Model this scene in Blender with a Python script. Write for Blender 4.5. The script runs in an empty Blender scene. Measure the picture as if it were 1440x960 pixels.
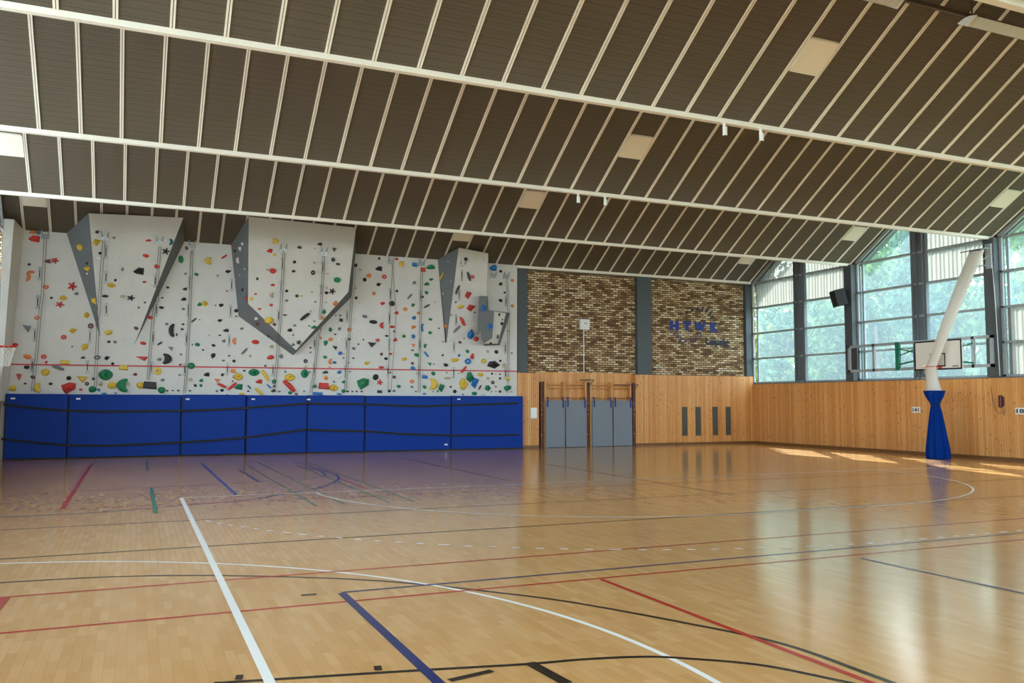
import bpy, bmesh, math, random
from mathutils import Vector, Matrix
C = bpy.context.scene.collection
SC = bpy.context.scene
PI = math.pi
random.seed(7)

# ------------------------------------------------------------------ helpers
def lin(c):
    return tuple(((x/255/12.92) if x/255 <= .04045 else ((x/255+.055)/1.055)**2.4) for x in c)

def mat(name, rgb, rough=.6, metal=0., spec=.5, coat=0.):
    m = bpy.data.materials.new(name); m.use_nodes = True
    b = m.node_tree.nodes['Principled BSDF']
    b.inputs['Base Color'].default_value = (*lin(rgb), 1)
    b.inputs['Roughness'].default_value = rough
    b.inputs['Metallic'].default_value = metal
    b.inputs['Specular IOR Level'].default_value = spec
    b.inputs['Coat Weight'].default_value = coat
    return m

class N:
    """tiny node-tree writer"""
    def __init__(s, m):
        s.m = m; s.t = m.node_tree; s.b = s.t.nodes.get('Principled BSDF')
    def new(s, typ, **k):
        n = s.t.nodes.new(typ)
        for a, v in k.items(): setattr(n, a, v)
        return n
    def link(s, a, b): s.t.links.new(a, b)
    def val(s, n, **k):
        for a, v in k.items(): n.inputs[a.replace('_', ' ')].default_value = v
        return n
    def math(s, op, a, b=None, c=None):
        n = s.new('ShaderNodeMath', operation=op)
        for i, v in enumerate((a, b, c)):
            if v is None: continue
            if isinstance(v, (int, float)): n.inputs[i].default_value = v
            else: s.link(v, n.inputs[i])
        return n.outputs[0]
    def ramp(s, fac, stops, interp='LINEAR'):
        n = s.new('ShaderNodeValToRGB'); n.color_ramp.interpolation = interp
        e = n.color_ramp.elements
        while len(e) < len(stops): e.new(.5)
        for i, (p, c) in enumerate(stops):
            e[i].position = p; e[i].color = (*lin(c), 1)
        s.link(fac, n.inputs[0]); return n.outputs[0]
    def mix(s, fac, a, b, mode='MIX'):
        n = s.new('ShaderNodeMix', data_type='RGBA', blend_type=mode)
        for i, v in ((0, fac), (6, a), (7, b)):
            if isinstance(v, (int, float)): n.inputs[i].default_value = v
            elif isinstance(v, tuple): n.inputs[i].default_value = (*lin(v), 1)
            else: s.link(v, n.inputs[i])
        return n.outputs[2]
    def bump(s, h, strength=.3, dist=.01):
        n = s.new('ShaderNodeBump'); n.inputs['Strength'].default_value = strength
        n.inputs['Distance'].default_value = dist
        s.link(h, n.inputs['Height']); s.link(n.outputs[0], s.b.inputs['Normal']); return n

class MB:
    """collects shapes and links them as ONE mesh object"""
    def __init__(s): s.v = []; s.f = []; s.mi = []
    def add(s, vs, fs, mi=0):
        o = len(s.v); s.v += [tuple(p) for p in vs]
        for f in fs: s.f.append([o+i for i in f]); s.mi.append(mi)
        return s
    def box(s, x0, x1, y0, y1, z0, z1, mi=0):
        v = [(x, y, z) for x in (x0, x1) for y in (y0, y1) for z in (z0, z1)]
        return s.add(v, [(0,1,3,2),(4,6,7,5),(0,4,5,1),(2,3,7,6),(0,2,6,4),(1,5,7,3)], mi)
    def bar(s, a, b, w, h=None, mi=0, up=(0,0,1)):
        """rectangular bar from a to b"""
        h = w if h is None else h
        a, b = Vector(a), Vector(b); d = (b-a).normalized(); u = Vector(up)
        if abs(d.dot(u)) > .98: u = Vector((0,1,0))
        r = d.cross(u).normalized(); u = r.cross(d)
        v = [p + r*sx*w/2 + u*sy*h/2 for p in (a, b) for sx, sy in ((-1,-1),(1,-1),(1,1),(-1,1))]
        return s.add(v, [(3,2,1,0),(4,5,6,7),(0,1,5,4),(1,2,6,5),(2,3,7,6),(3,0,4,7)], mi)
    def tube(s, pts, r, n=8, mi=0, cap=True, rx=None):
        pts = [Vector(p) for p in pts]; m = len(pts); vs = []; fs = []
        rs = r if isinstance(r, (list, tuple)) else [r]*m
        prev = None
        for i, p in enumerate(pts):
            d = (pts[min(i+1, m-1)] - pts[max(i-1, 0)]).normalized()
            if prev is None:
                u = Vector((0,0,1)) if abs(d.z) < .9 else Vector((0,1,0))
                prev = d.cross(u).normalized()
            a = (prev - d*prev.dot(d)).normalized(); b = d.cross(a); prev = a
            for k in range(n):
                t = 2*PI*k/n; vs.append(p + (a*math.cos(t) + b*math.sin(t))*rs[i])
        for i in range(m-1):
            for k in range(n):
                k2 = (k+1) % n; fs.append((i*n+k, i*n+k2, (i+1)*n+k2, (i+1)*n+k))
        if cap: fs += [tuple(range(n-1, -1, -1)), tuple((m-1)*n+k for k in range(n))]
        return s.add(vs, fs, mi)
    def torus(s, c, R, r, axis='z', n=24, k=8, mi=0):
        vs = []; fs = []
        for i in range(n):
            t = 2*PI*i/n
            for j in range(k):
                q = 2*PI*j/k; d = R + r*math.cos(q); h = r*math.sin(q)
                p = {'z': (d*math.cos(t), d*math.sin(t), h), 'y': (d*math.cos(t), h, d*math.sin(t)), 'x': (h, d*math.cos(t), d*math.sin(t))}[axis]
                vs.append((c[0]+p[0], c[1]+p[1], c[2]+p[2]))
        for i in range(n):
            for j in range(k):
                fs.append((i*k+j, ((i+1)%n)*k+j, ((i+1)%n)*k+(j+1)%k, i*k+(j+1)%k))
        return s.add(vs, fs, mi)
    def build(s, name, m, parent=None, smooth=False, bevel=0, loc=None):
        me = bpy.data.meshes.new(name); me.from_pydata(s.v, [], s.f)
        for x in (m if isinstance(m, (list, tuple)) else [m]): me.materials.append(x)
        for p, i in zip(me.polygons, s.mi): p.material_index = i; p.use_smooth = smooth
        bm = bmesh.new(); bm.from_mesh(me); bmesh.ops.recalc_face_normals(bm, faces=bm.faces); bm.to_mesh(me); bm.free()
        return link(name, me, parent, bevel, loc)

def link(name, me, parent=None, bevel=0, loc=None):
    o = bpy.data.objects.new(name, me); C.objects.link(o)
    if loc is not None: o.location = loc
    if parent is not None:
        o.parent = parent
        if loc is None: o.matrix_parent_inverse = parent.matrix_world.inverted()
    if bevel:
        b = o.modifiers.new('edge', 'BEVEL'); b.width = bevel; b.segments = 3; b.limit_method = 'ANGLE'
    return o

def tag(o, label=None, cat=None, group=None, kind=None):
    if label: o['label'] = label
    if cat: o['category'] = cat
    if group: o['group'] = group
    if kind: o['kind'] = kind
    return o

def thing(name, label, cat, loc=(0,0,0), group=None, kind=None):
    o = bpy.data.objects.new(name, None); C.objects.link(o); o.empty_display_size = .1
    o.location = loc; o.matrix_world = Matrix.Translation(loc)
    return tag(o, label, cat, group, kind)

def struct(name, loc=(0,0,0)):
    o = bpy.data.objects.new(name, None); C.objects.link(o); o.location = loc
    o['kind'] = 'structure'; return o

# ------------------------------------------------------------------ surveyed data
HOLDS=[
('K','c',(-3.69, 30.85, 3.926),(0.0, -1.0, 0.0),0.151,0.276,'','large black curved climbing hold mid wall over first mat'),
('Y','b',(-3.618, 30.85, 4.458),(0.0, -1.0, 0.0),0.091,0.154,'','medium yellow pebble climbing hold mid wall over first mat'),
('Y','b',(-3.516, 30.85, 2.201),(0.0, -1.0, 0.0),0.242,0.184,'','large yellow pebble climbing hold below red line over first mat'),
('R','w',(-3.474, 30.85, 3.556),(0.0, -1.0, 0.0),0.197,0.138,'','medium red wedge climbing hold mid wall over first mat'),
('R','t',(-3.345, 30.85, 2.548),(0.0, -1.0, 0.0),0.167,0.230,'','large red triangular climbing hold below red line over first mat'),
('N','t',(-3.189, 30.85, 4.065),(0.0, -1.0, 0.0),0.244,0.247,'','large grey triangular climbing hold mid wall over first mat'),
('K','k',(-3.132, 30.85, 2.859),(0.0, -1.0, 0.0),0.152,0.117,'','medium black bar climbing hold below red line over first mat'),
('O','b',(-3.131, 30.85, 3.192),(0.0, -1.0, 0.0),0.243,0.161,'','large orange pebble climbing hold mid wall over first mat'),
('O','c',(-3.194, 30.85, 5.714),(0.0, -1.0, 0.0),0.141,0.287,'','large orange curved climbing hold high wall over first mat'),
('O','k',(-3.121, 30.85, 5.88),(0.0, -1.0, 0.0),0.198,0.080,'','medium orange bar climbing hold high wall over first mat'),
('O','b',(-3.147, 30.85, 7.153),(0.0, -1.0, 0.0),0.199,0.115,'','medium orange pebble climbing hold high wall over first mat'),
('P','b',(-2.962, 30.85, 2.553),(0.0, -1.0, 0.0),0.137,0.124,'','medium maroon pebble climbing hold below red line over first mat'),
('R','w',(-3.078, 30.85, 6.944),(0.0, -1.0, 0.0),0.340,0.230,'','large red wedge climbing hold high wall over first mat'),
('Y','c',(-2.83, 30.85, 2.221),(0.0, -1.0, 0.0),0.213,0.309,'','large yellow curved climbing hold below red line over first mat'),
('O','r',(-2.909, 30.85, 4.436),(0.0, -1.0, 0.0),0.178,0.131,'','medium orange ring climbing hold mid wall over first mat'),
('N','b',(-2.973, 30.85, 7.153),(0.0, -1.0, 0.0),0.156,0.144,'','medium grey pebble climbing hold high wall over first mat'),
('R','r',(-2.678, 30.85, 3.205),(0.0, -1.0, 0.0),0.168,0.140,'','medium red ring climbing hold mid wall over first mat, left one of two'),
('Y','o',(-2.62, 30.85, 2.71),(0.0, -1.0, 0.0),0.245,0.224,'','large yellow dome climbing hold below red line over first mat'),
('O','r',(-2.701, 30.85, 5.422),(0.0, -1.0, 0.0),0.185,0.130,'','medium orange ring climbing hold high wall over first mat'),
('P','c',(-2.667, 30.85, 6.251),(0.0, -1.0, 0.0),0.213,0.130,'','medium maroon curved climbing hold high wall over first mat'),
('R','s',(-2.467, 30.85, 6.288),(0.0, -1.0, 0.0),0.228,0.203,'','large red star climbing hold high wall over first mat, left one of two'),
('N','k',(-2.26, 30.85, 2.868),(0.0, -1.0, 0.0),0.369,0.125,'-','large grey bar climbing hold below red line over first mat'),
('R','s',(-2.28, 30.85, 4.881),(0.0, -1.0, 0.0),0.271,0.203,'','large red star climbing hold high wall over first mat, right one of two'),
('Y','w',(-2.186, 30.85, 5.092),(0.0, -1.0, 0.0),0.271,0.174,'','large yellow wedge climbing hold high wall over first mat'),
('R','r',(-2.138, 30.85, 3.84),(0.0, -1.0, 0.0),0.160,0.141,'','medium red ring climbing hold mid wall over first mat, right one of two'),
('Y','p',(-2.089, 30.85, 3.04),(0.0, -1.0, 0.0),0.271,0.141,'','medium yellow slab climbing hold mid wall over first mat'),
('R','w',(-1.952, 30.85, 2.213),(0.0, -1.0, 0.0),0.431,0.392,'','large red wedge climbing hold below red line over second mat'),
('K','o',(-1.949, 30.85, 2.535),(0.0, -1.0, 0.0),0.148,0.144,'','medium black dome climbing hold below red line over second mat'),
('R','s',(-1.946, 30.85, 5.492),(0.0, -1.0, 0.0),0.272,0.292,'','large red star climbing hold high wall over second mat'),
('Y','w',(-1.87, 30.85, 4.05),(0.0, -1.0, 0.0),0.263,0.189,'','large yellow wedge climbing hold mid wall over second mat, first from left of three'),
('N','b',(-1.831, 30.85, 5.262),(0.0, -1.0, 0.0),0.129,0.102,'','medium grey pebble climbing hold high wall over second mat'),
('Y','o',(-1.74, 30.537, 6.721),(-0.731, -0.64, -0.238),0.242,0.218,'','large yellow dome climbing hold on grey flank of tapering overhang'),
('Y','t',(-1.575, 30.85, 2.494),(0.0, -1.0, 0.0),0.356,0.236,'','large yellow triangular climbing hold below red line over second mat'),
('K','b',(-1.566, 30.85, 3.203),(0.0, -1.0, 0.0),0.140,0.082,'','small black pebble climbing hold mid wall over second mat'),
('Y','w',(-1.532, 30.85, 3.533),(0.0, -1.0, 0.0),0.224,0.253,'','large yellow wedge climbing hold mid wall over second mat, second from left of three'),
('Y','w',(-1.496, 30.85, 4.568),(0.0, -1.0, 0.0),0.202,0.222,'','large yellow wedge climbing hold mid wall over second mat, third from left of three'),
('K','r',(-1.424, 30.85, 2.362),(0.0, -1.0, 0.0),0.124,0.126,'','medium black ring climbing hold below red line over second mat'),
('Y','w',(-1.512, 30.534, 6.032),(-0.731, -0.64, -0.238),0.257,0.175,'','large yellow wedge climbing hold on grey flank of tapering overhang, left one of two'),
('P','r',(-1.376, 30.85, 4.229),(0.0, -1.0, 0.0),0.171,0.175,'','medium maroon ring climbing hold mid wall over second mat'),
('G','o',(-1.254, 30.85, 2.184),(0.0, -1.0, 0.0),0.242,0.215,'','large green dome climbing hold below red line over second mat, left one of two'),
('Y','w',(-1.292, 30.658, 5.023),(-0.731, -0.64, -0.238),0.158,0.263,'','large yellow wedge climbing hold on grey flank of tapering overhang, right one of two'),
('Y','w',(-1.253, 30.11, 6.835),(-0.048, -0.968, -0.245),0.269,0.231,'','large yellow wedge climbing hold on white face of tapering overhang, first from left of three'),
('K','b',(-1.26, 30.03, 7.164),(0.008, -0.974, -0.226),0.113,0.101,'','small black pebble climbing hold on white face of tapering overhang'),
('N','r',(-1.152, 30.85, 3.215),(0.0, -1.0, 0.0),0.206,0.146,'','medium grey ring climbing hold mid wall over second mat'),
('W','b',(-1.178, 30.226, 6.362),(-0.048, -0.968, -0.245),0.136,0.087,'','small white pebble climbing hold on white face of tapering overhang'),
('W','r',(-1.125, 30.429, 5.547),(-0.048, -0.968, -0.245),0.120,0.116,'','medium white ring climbing hold on white face of tapering overhang'),
('T','b',(-1.035, 30.85, 2.366),(0.0, -1.0, 0.0),0.143,0.146,'','medium tan pebble climbing hold below red line over second mat'),
('K','k',(-0.974, 30.513, 5.188),(-0.048, -0.968, -0.245),0.195,0.082,'','medium black bar climbing hold on white face of tapering overhang'),
('G','l',(-0.887, 30.85, 2.658),(0.0, -1.0, 0.0),0.437,0.366,'','large green hollow jug climbing hold below red line over second mat'),
('K','w',(-0.861, 30.85, 3.196),(0.0, -1.0, 0.0),0.188,0.153,'','medium black wedge climbing hold mid wall over second mat'),
('Y','w',(-0.852, 30.8, 4.025),(-0.048, -0.968, -0.245),0.257,0.198,'','large yellow wedge climbing hold on white face of tapering overhang, second from left of three'),
('Y','w',(-0.796, 30.418, 5.527),(-0.048, -0.968, -0.245),0.301,0.175,'','large yellow wedge climbing hold on white face of tapering overhang, third from left of three'),
('Y','o',(-0.7, 30.85, 2.317),(0.0, -1.0, 0.0),0.275,0.230,'','large yellow dome climbing hold below red line over second mat, left one of two'),
('G','c',(-0.384, 30.85, 2.319),(0.0, -1.0, 0.0),0.346,0.449,'','large green curved climbing hold below red line over second mat'),
('T','k',(-0.46, 30.492, 5.2),(0.008, -0.974, -0.226),0.159,0.088,'','medium tan bar climbing hold on white face of tapering overhang'),
('Y','p',(-0.373, 30.85, 2.901),(0.0, -1.0, 0.0),0.283,0.193,'','large yellow slab climbing hold below red line over second mat'),
('T','r',(-0.213, 30.85, 2.368),(0.0, -1.0, 0.0),0.113,0.129,'','medium tan ring climbing hold below red line over second mat'),
('K','s',(-0.203, 30.503, 5.162),(0.008, -0.974, -0.226),0.246,0.207,'','large black star climbing hold on white face of tapering overhang, left one of two'),
('P','b',(-0.02, 30.85, 2.686),(0.0, -1.0, 0.0),0.133,0.097,'','small maroon pebble climbing hold below red line over second mat'),
('P','b',(-0.028, 30.729, 4.194),(0.008, -0.974, -0.226),0.145,0.116,'','medium maroon pebble climbing hold on white face of tapering overhang'),
('K','w',(-0.014, 30.304, 6.028),(0.008, -0.974, -0.226),0.347,0.251,'','large black wedge climbing hold on white face of tapering overhang'),
('Y','o',(0.15, 30.85, 2.324),(0.0, -1.0, 0.0),0.238,0.233,'','large yellow dome climbing hold below red line over second mat, right one of two'),
('R','t',(0.168, 30.85, 3.203),(0.0, -1.0, 0.0),0.413,0.162,'','large red triangular climbing hold mid wall over second mat'),
('R','b',(0.197, 30.85, 3.713),(0.0, -1.0, 0.0),0.197,0.117,'','medium red pebble climbing hold mid wall over second mat, left one of two'),
('R','b',(0.189, 30.19, 6.527),(0.008, -0.974, -0.226),0.202,0.118,'','medium red pebble climbing hold on white face of tapering overhang, first from left of three'),
('R','b',(0.253, 30.077, 7.018),(0.008, -0.974, -0.226),0.188,0.088,'','medium red pebble climbing hold on white face of tapering overhang, second from left of three'),
('K','p',(0.442, 30.85, 2.327),(0.0, -1.0, 0.0),0.429,0.276,'','large black slab climbing hold below red line over second mat'),
('R','b',(0.377, 30.85, 4.576),(0.0, -1.0, 0.0),0.211,0.117,'','medium red pebble climbing hold mid wall over second mat, right one of two'),
('R','b',(0.526, 30.268, 6.204),(0.008, -0.974, -0.226),0.160,0.148,'','medium red pebble climbing hold on white face of tapering overhang, third from left of three'),
('Y','r',(0.664, 30.85, 2.808),(0.0, -1.0, 0.0),0.236,0.244,'','large yellow ring climbing hold below red line over second mat'),
('N','b',(0.697, 30.85, 3.192),(0.0, -1.0, 0.0),0.154,0.111,'','medium grey pebble climbing hold mid wall over second mat'),
('K','k',(0.706, 30.85, 3.721),(0.0, -1.0, 0.0),0.167,0.118,'+','medium black bar climbing hold mid wall over second mat'),
('K','b',(0.723, 30.85, 4.923),(0.0, -1.0, 0.0),0.167,0.092,'','medium black pebble climbing hold mid wall over second mat'),
('G','o',(0.806, 30.85, 2.171),(0.0, -1.0, 0.0),0.237,0.222,'','large green dome climbing hold below red line over second mat, right one of two'),
('N','b',(0.82, 30.85, 2.513),(0.0, -1.0, 0.0),0.128,0.104,'','small grey pebble climbing hold below red line over second mat'),
('K','s',(0.8, 30.154, 6.708),(0.008, -0.974, -0.226),0.248,0.238,'','large black star climbing hold on white face of tapering overhang, right one of two'),
('K','c',(0.949, 30.85, 3.214),(0.0, -1.0, 0.0),0.289,0.360,'','large black curved climbing hold mid wall over second mat, left one of two'),
('N','t',(1.039, 30.85, 3.554),(0.0, -1.0, 0.0),0.174,0.151,'','medium grey triangular climbing hold mid wall over second mat'),
('C','c',(0.939, 30.082, 7.022),(0.008, -0.974, -0.226),0.131,0.223,'','medium teal curved climbing hold on white face of tapering overhang'),
('K','c',(1.058, 30.85, 4.167),(0.0, -1.0, 0.0),0.193,0.460,'','large black curved climbing hold mid wall over second mat, right one of two'),
('G','b',(1.285, 30.85, 6.579),(0.0, -1.0, 0.0),0.174,0.260,'','large green pebble climbing hold high wall over third mat'),
('K','b',(1.414, 30.85, 5.239),(0.0, -1.0, 0.0),0.174,0.128,'','medium black pebble climbing hold high wall over third mat'),
('K','b',(1.438, 30.85, 5.584),(0.0, -1.0, 0.0),0.144,0.098,'','small black pebble climbing hold high wall over third mat'),
('P','b',(1.458, 30.85, 6.979),(0.0, -1.0, 0.0),0.115,0.129,'','medium maroon pebble climbing hold high wall over third mat'),
('T','r',(1.696, 30.85, 2.526),(0.0, -1.0, 0.0),0.143,0.119,'','medium tan ring climbing hold below red line over third mat'),
('G','o',(1.702, 30.85, 2.993),(0.0, -1.0, 0.0),0.247,0.218,'','large green dome climbing hold mid wall over third mat'),
('D','k',(1.751, 30.85, 4.541),(0.0, -1.0, 0.0),0.179,0.159,'+','medium dark green bar climbing hold mid wall over third mat'),
('G','b',(1.792, 30.85, 6.102),(0.0, -1.0, 0.0),0.151,0.108,'','medium green pebble climbing hold high wall over third mat, left one of two'),
('G','b',(1.882, 30.85, 3.716),(0.0, -1.0, 0.0),0.176,0.126,'','medium green pebble climbing hold mid wall over third mat'),
('G','b',(1.917, 30.85, 5.085),(0.0, -1.0, 0.0),0.151,0.138,'','medium green pebble climbing hold high wall over third mat, right one of two'),
('G','b',(2.033, 30.85, 2.511),(0.0, -1.0, 0.0),0.130,0.119,'','medium green pebble climbing hold below red line over third mat'),
('Y','w',(2.088, 30.85, 5.117),(0.0, -1.0, 0.0),0.242,0.216,'','large yellow wedge climbing hold high wall over third mat'),
('K','w',(2.2, 30.85, 2.711),(0.0, -1.0, 0.0),0.213,0.153,'','medium black wedge climbing hold below red line over third mat, left one of two'),
('Y','c',(2.151, 30.85, 6.586),(0.0, -1.0, 0.0),0.244,0.263,'','large yellow curved climbing hold high wall over third mat'),
('K','w',(2.394, 30.85, 3.343),(0.0, -1.0, 0.0),0.164,0.207,'','medium black wedge climbing hold mid wall over third mat, first from left of three'),
('K','b',(2.401, 30.85, 3.704),(0.0, -1.0, 0.0),0.132,0.100,'','small black pebble climbing hold mid wall over third mat'),
('O','t',(2.546, 30.85, 2.5),(0.0, -1.0, 0.0),0.197,0.154,'','medium orange triangular climbing hold below red line over third mat'),
('K','w',(2.598, 30.85, 4.558),(0.0, -1.0, 0.0),0.192,0.121,'','medium black wedge climbing hold mid wall over third mat, second from left of three'),
('K','w',(2.612, 30.85, 5.081),(0.0, -1.0, 0.0),0.168,0.140,'','medium black wedge climbing hold high wall over third mat, left one of two'),
('R','k',(2.699, 30.85, 2.348),(0.0, -1.0, 0.0),0.329,0.151,'-','large red bar climbing hold below red line over third mat, left one of two'),
('K','b',(2.712, 30.85, 2.181),(0.0, -1.0, 0.0),0.125,0.107,'','small black pebble climbing hold below red line over third mat'),
('K','w',(2.722, 30.85, 2.703),(0.0, -1.0, 0.0),0.145,0.121,'','medium black wedge climbing hold below red line over third mat, right one of two'),
('N','b',(2.719, 30.85, 3.868),(0.0, -1.0, 0.0),0.132,0.108,'','small grey pebble climbing hold mid wall over third mat'),
('R','k',(2.667, 30.85, 6.766),(0.0, -1.0, 0.0),0.215,0.156,'+','medium red bar climbing hold high wall over third mat'),
('K','w',(2.788, 30.85, 4.228),(0.0, -1.0, 0.0),0.215,0.128,'','medium black wedge climbing hold mid wall over third mat, third from left of three'),
('K','w',(2.825, 30.85, 6.261),(0.0, -1.0, 0.0),0.240,0.131,'','medium black wedge climbing hold high wall over third mat, right one of two'),
('R','k',(3.044, 30.85, 2.328),(0.0, -1.0, 0.0),0.298,0.269,'+','large red bar climbing hold below red line over third mat, right one of two'),
('O','p',(3.064, 30.85, 2.846),(0.0, -1.0, 0.0),0.173,0.155,'','medium orange slab climbing hold below red line over third mat'),
('T','b',(3.084, 30.85, 2.648),(0.0, -1.0, 0.0),0.100,0.135,'','small tan pebble climbing hold below red line over third mat'),
('O','c',(3.071, 30.85, 3.872),(0.0, -1.0, 0.0),0.133,0.243,'','medium orange curved climbing hold mid wall over third mat'),
('K','o',(3.105, 30.85, 4.919),(0.0, -1.0, 0.0),0.142,0.125,'','medium black dome climbing hold mid wall over third mat'),
('Y','l',(3.236, 30.85, 2.65),(0.0, -1.0, 0.0),0.306,0.270,'','large yellow hollow jug climbing hold below red line over third mat'),
('G','w',(3.244, 30.85, 2.303),(0.0, -1.0, 0.0),0.299,0.223,'','large green wedge climbing hold below red line over third mat'),
('W','c',(3.115, 30.479, 6.611),(-0.919, -0.378, -0.115),0.167,0.217,'','medium white curved climbing hold on grey flank of central overhang'),
('W','t',(3.14, 30.304, 6.984),(-0.919, -0.378, -0.115),0.136,0.170,'','medium white triangular climbing hold on grey flank of central overhang, left one of two'),
('Y','o',(3.367, 30.85, 2.057),(0.0, -1.0, 0.0),0.200,0.101,'','medium yellow dome climbing hold below red line over third mat'),
('W','t',(3.196, 30.126, 7.126),(-0.919, -0.378, -0.115),0.136,0.123,'','medium white triangular climbing hold on grey flank of central overhang, right one of two'),
('K','b',(3.264, 30.424, 5.602),(-0.916, -0.385, -0.112),0.103,0.130,'','small black pebble climbing hold on grey flank of central overhang'),
('N','k',(3.413, 30.85, 3.533),(0.0, -1.0, 0.0),0.201,0.217,'+','medium grey bar climbing hold mid wall over third mat'),
('N','k',(3.351, 30.263, 5.435),(-0.919, -0.378, -0.115),0.121,0.216,'+','medium grey bar climbing hold on grey flank of central overhang'),
('R','b',(3.381, 30.238, 5.282),(-0.916, -0.385, -0.112),0.121,0.154,'','medium red pebble climbing hold on grey flank of central overhang'),
('C','k',(3.601, 30.85, 2.3),(0.0, -1.0, 0.0),0.114,0.142,'-','medium teal bar climbing hold below red line over fourth mat'),
('Y','r',(3.524, 30.145, 5.288),(-0.0, -0.979, -0.205),0.127,0.111,'','small yellow ring climbing hold on white face of central overhang'),
('G','l',(3.75, 30.85, 2.807),(0.0, -1.0, 0.0),0.386,0.258,'','large green hollow jug climbing hold below red line over fourth mat, left one of two'),
('R','b',(3.775, 30.85, 3.86),(0.0, -1.0, 0.0),0.263,0.157,'','medium red pebble climbing hold mid wall over fourth mat, left one of two'),
('W','b',(3.736, 30.465, 4.647),(-0.502, -0.55, -0.668),0.152,0.135,'','medium white pebble climbing hold on grey flank of central overhang'),
('P','r',(3.811, 30.601, 4.478),(-0.502, -0.55, -0.668),0.146,0.149,'','medium maroon ring climbing hold on grey flank of central overhang'),
('Y','k',(3.925, 30.85, 2.159),(0.0, -1.0, 0.0),0.286,0.272,'-','large yellow bar climbing hold below red line over fourth mat, left one of two'),
('R','w',(3.918, 30.85, 2.492),(0.0, -1.0, 0.0),0.256,0.163,'','medium red wedge climbing hold below red line over fourth mat'),
('Y','k',(4.124, 30.85, 2.712),(0.0, -1.0, 0.0),0.253,0.376,'-','large yellow bar climbing hold below red line over fourth mat, right one of two'),
('Y','o',(4.137, 30.293, 4.581),(-0.0, -0.979, -0.205),0.298,0.256,'','large yellow dome climbing hold on white face of central overhang'),
('B','k',(4.262, 30.85, 2.329),(0.0, -1.0, 0.0),0.156,0.164,'-','medium blue bar climbing hold below red line over fourth mat'),
('R','w',(4.041, 29.807, 6.908),(0.0, -0.979, -0.205),0.211,0.154,'','medium red wedge climbing hold on white face of central overhang, left one of two'),
('R','b',(4.296, 30.85, 3.346),(0.0, -1.0, 0.0),0.258,0.165,'','medium red pebble climbing hold mid wall over fourth mat, right one of two'),
('T','b',(4.314, 30.85, 3.714),(0.0, -1.0, 0.0),0.143,0.130,'','medium tan pebble climbing hold mid wall over fourth mat'),
('T','c',(4.183, 30.113, 5.44),(-0.0, -0.979, -0.205),0.146,0.186,'','medium tan curved climbing hold on white face of central overhang'),
('R','w',(4.195, 30.043, 5.775),(-0.0, -0.979, -0.205),0.167,0.093,'','medium red wedge climbing hold on white face of central overhang, right one of two'),
('R','o',(4.181, 29.945, 6.245),(0.0, -0.979, -0.205),0.218,0.186,'','medium red dome climbing hold on white face of central overhang'),
('K','b',(4.412, 30.85, 2.179),(0.0, -1.0, 0.0),0.170,0.103,'','medium black pebble climbing hold below red line over fourth mat'),
('G','o',(4.438, 30.85, 2.498),(0.0, -1.0, 0.0),0.170,0.171,'','medium green dome climbing hold below red line over fourth mat'),
('P','b',(4.328, 30.321, 4.448),(-0.0, -0.979, -0.205),0.126,0.108,'','small maroon pebble climbing hold on white face of central overhang'),
('Y','b',(4.212, 29.832, 6.786),(0.0, -0.979, -0.205),0.115,0.111,'','small yellow pebble climbing hold on white face of central overhang'),
('Y','c',(4.209, 29.736, 7.244),(0.0, -0.979, -0.205),0.227,0.185,'','medium yellow curved climbing hold on white face of central overhang'),
('N','b',(4.42, 30.71, 3.954),(-0.524, -0.407, -0.748),0.107,0.144,'','medium grey pebble climbing hold on grey flank of central overhang'),
('N','b',(4.656, 30.85, 3.385),(0.0, -1.0, 0.0),0.143,0.158,'','medium grey pebble climbing hold mid wall over fourth mat'),
('R','k',(4.952, 30.85, 2.352),(0.0, -1.0, 0.0),0.428,0.414,'-','large red bar climbing hold below red line over fourth mat'),
('K','b',(4.851, 30.356, 4.279),(0.0, -0.979, -0.205),0.174,0.123,'','medium black pebble climbing hold on white face of central overhang, left one of two'),
('Y','l',(4.969, 30.85, 2.65),(0.0, -1.0, 0.0),0.377,0.262,'','large yellow hollow jug climbing hold below red line over fourth mat'),
('G','b',(4.989, 30.85, 2.109),(0.0, -1.0, 0.0),0.151,0.117,'','medium green pebble climbing hold below red line over fourth mat'),
('N','b',(4.993, 30.46, 3.78),(-0.0, -0.979, -0.205),0.128,0.110,'','small grey pebble climbing hold on white face of central overhang'),
('K','b',(4.883, 29.872, 6.593),(0.0, -0.979, -0.205),0.122,0.112,'','small black pebble climbing hold on white face of central overhang'),
('K','s',(5.196, 30.442, 3.866),(0.0, -0.979, -0.205),0.188,0.185,'','medium black star climbing hold on white face of central overhang'),
('D','b',(5.037, 29.769, 7.088),(-0.0, -0.979, -0.205),0.165,0.106,'','medium dark green pebble climbing hold on white face of central overhang, left one of two'),
('K','k',(5.339, 30.254, 4.767),(0.0, -0.979, -0.205),0.319,0.274,'+','large black bar climbing hold on white face of central overhang'),
('G','l',(5.481, 30.85, 2.789),(0.0, -1.0, 0.0),0.277,0.320,'','large green hollow jug climbing hold below red line over fourth mat, right one of two'),
('K','r',(5.507, 30.85, 3.233),(0.0, -1.0, 0.0),0.146,0.139,'','medium black ring climbing hold mid wall over fourth mat'),
('K','r',(5.538, 29.939, 6.273),(0.0, -0.979, -0.205),0.148,0.164,'','medium black ring climbing hold on white face of central overhang, left one of two'),
('G','b',(5.682, 30.329, 4.408),(0.0, -0.979, -0.205),0.209,0.124,'','medium green pebble climbing hold on white face of central overhang'),
('G','b',(5.827, 30.85, 2.343),(0.0, -1.0, 0.0),0.174,0.133,'','medium green pebble climbing hold below red line over fifth mat'),
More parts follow.
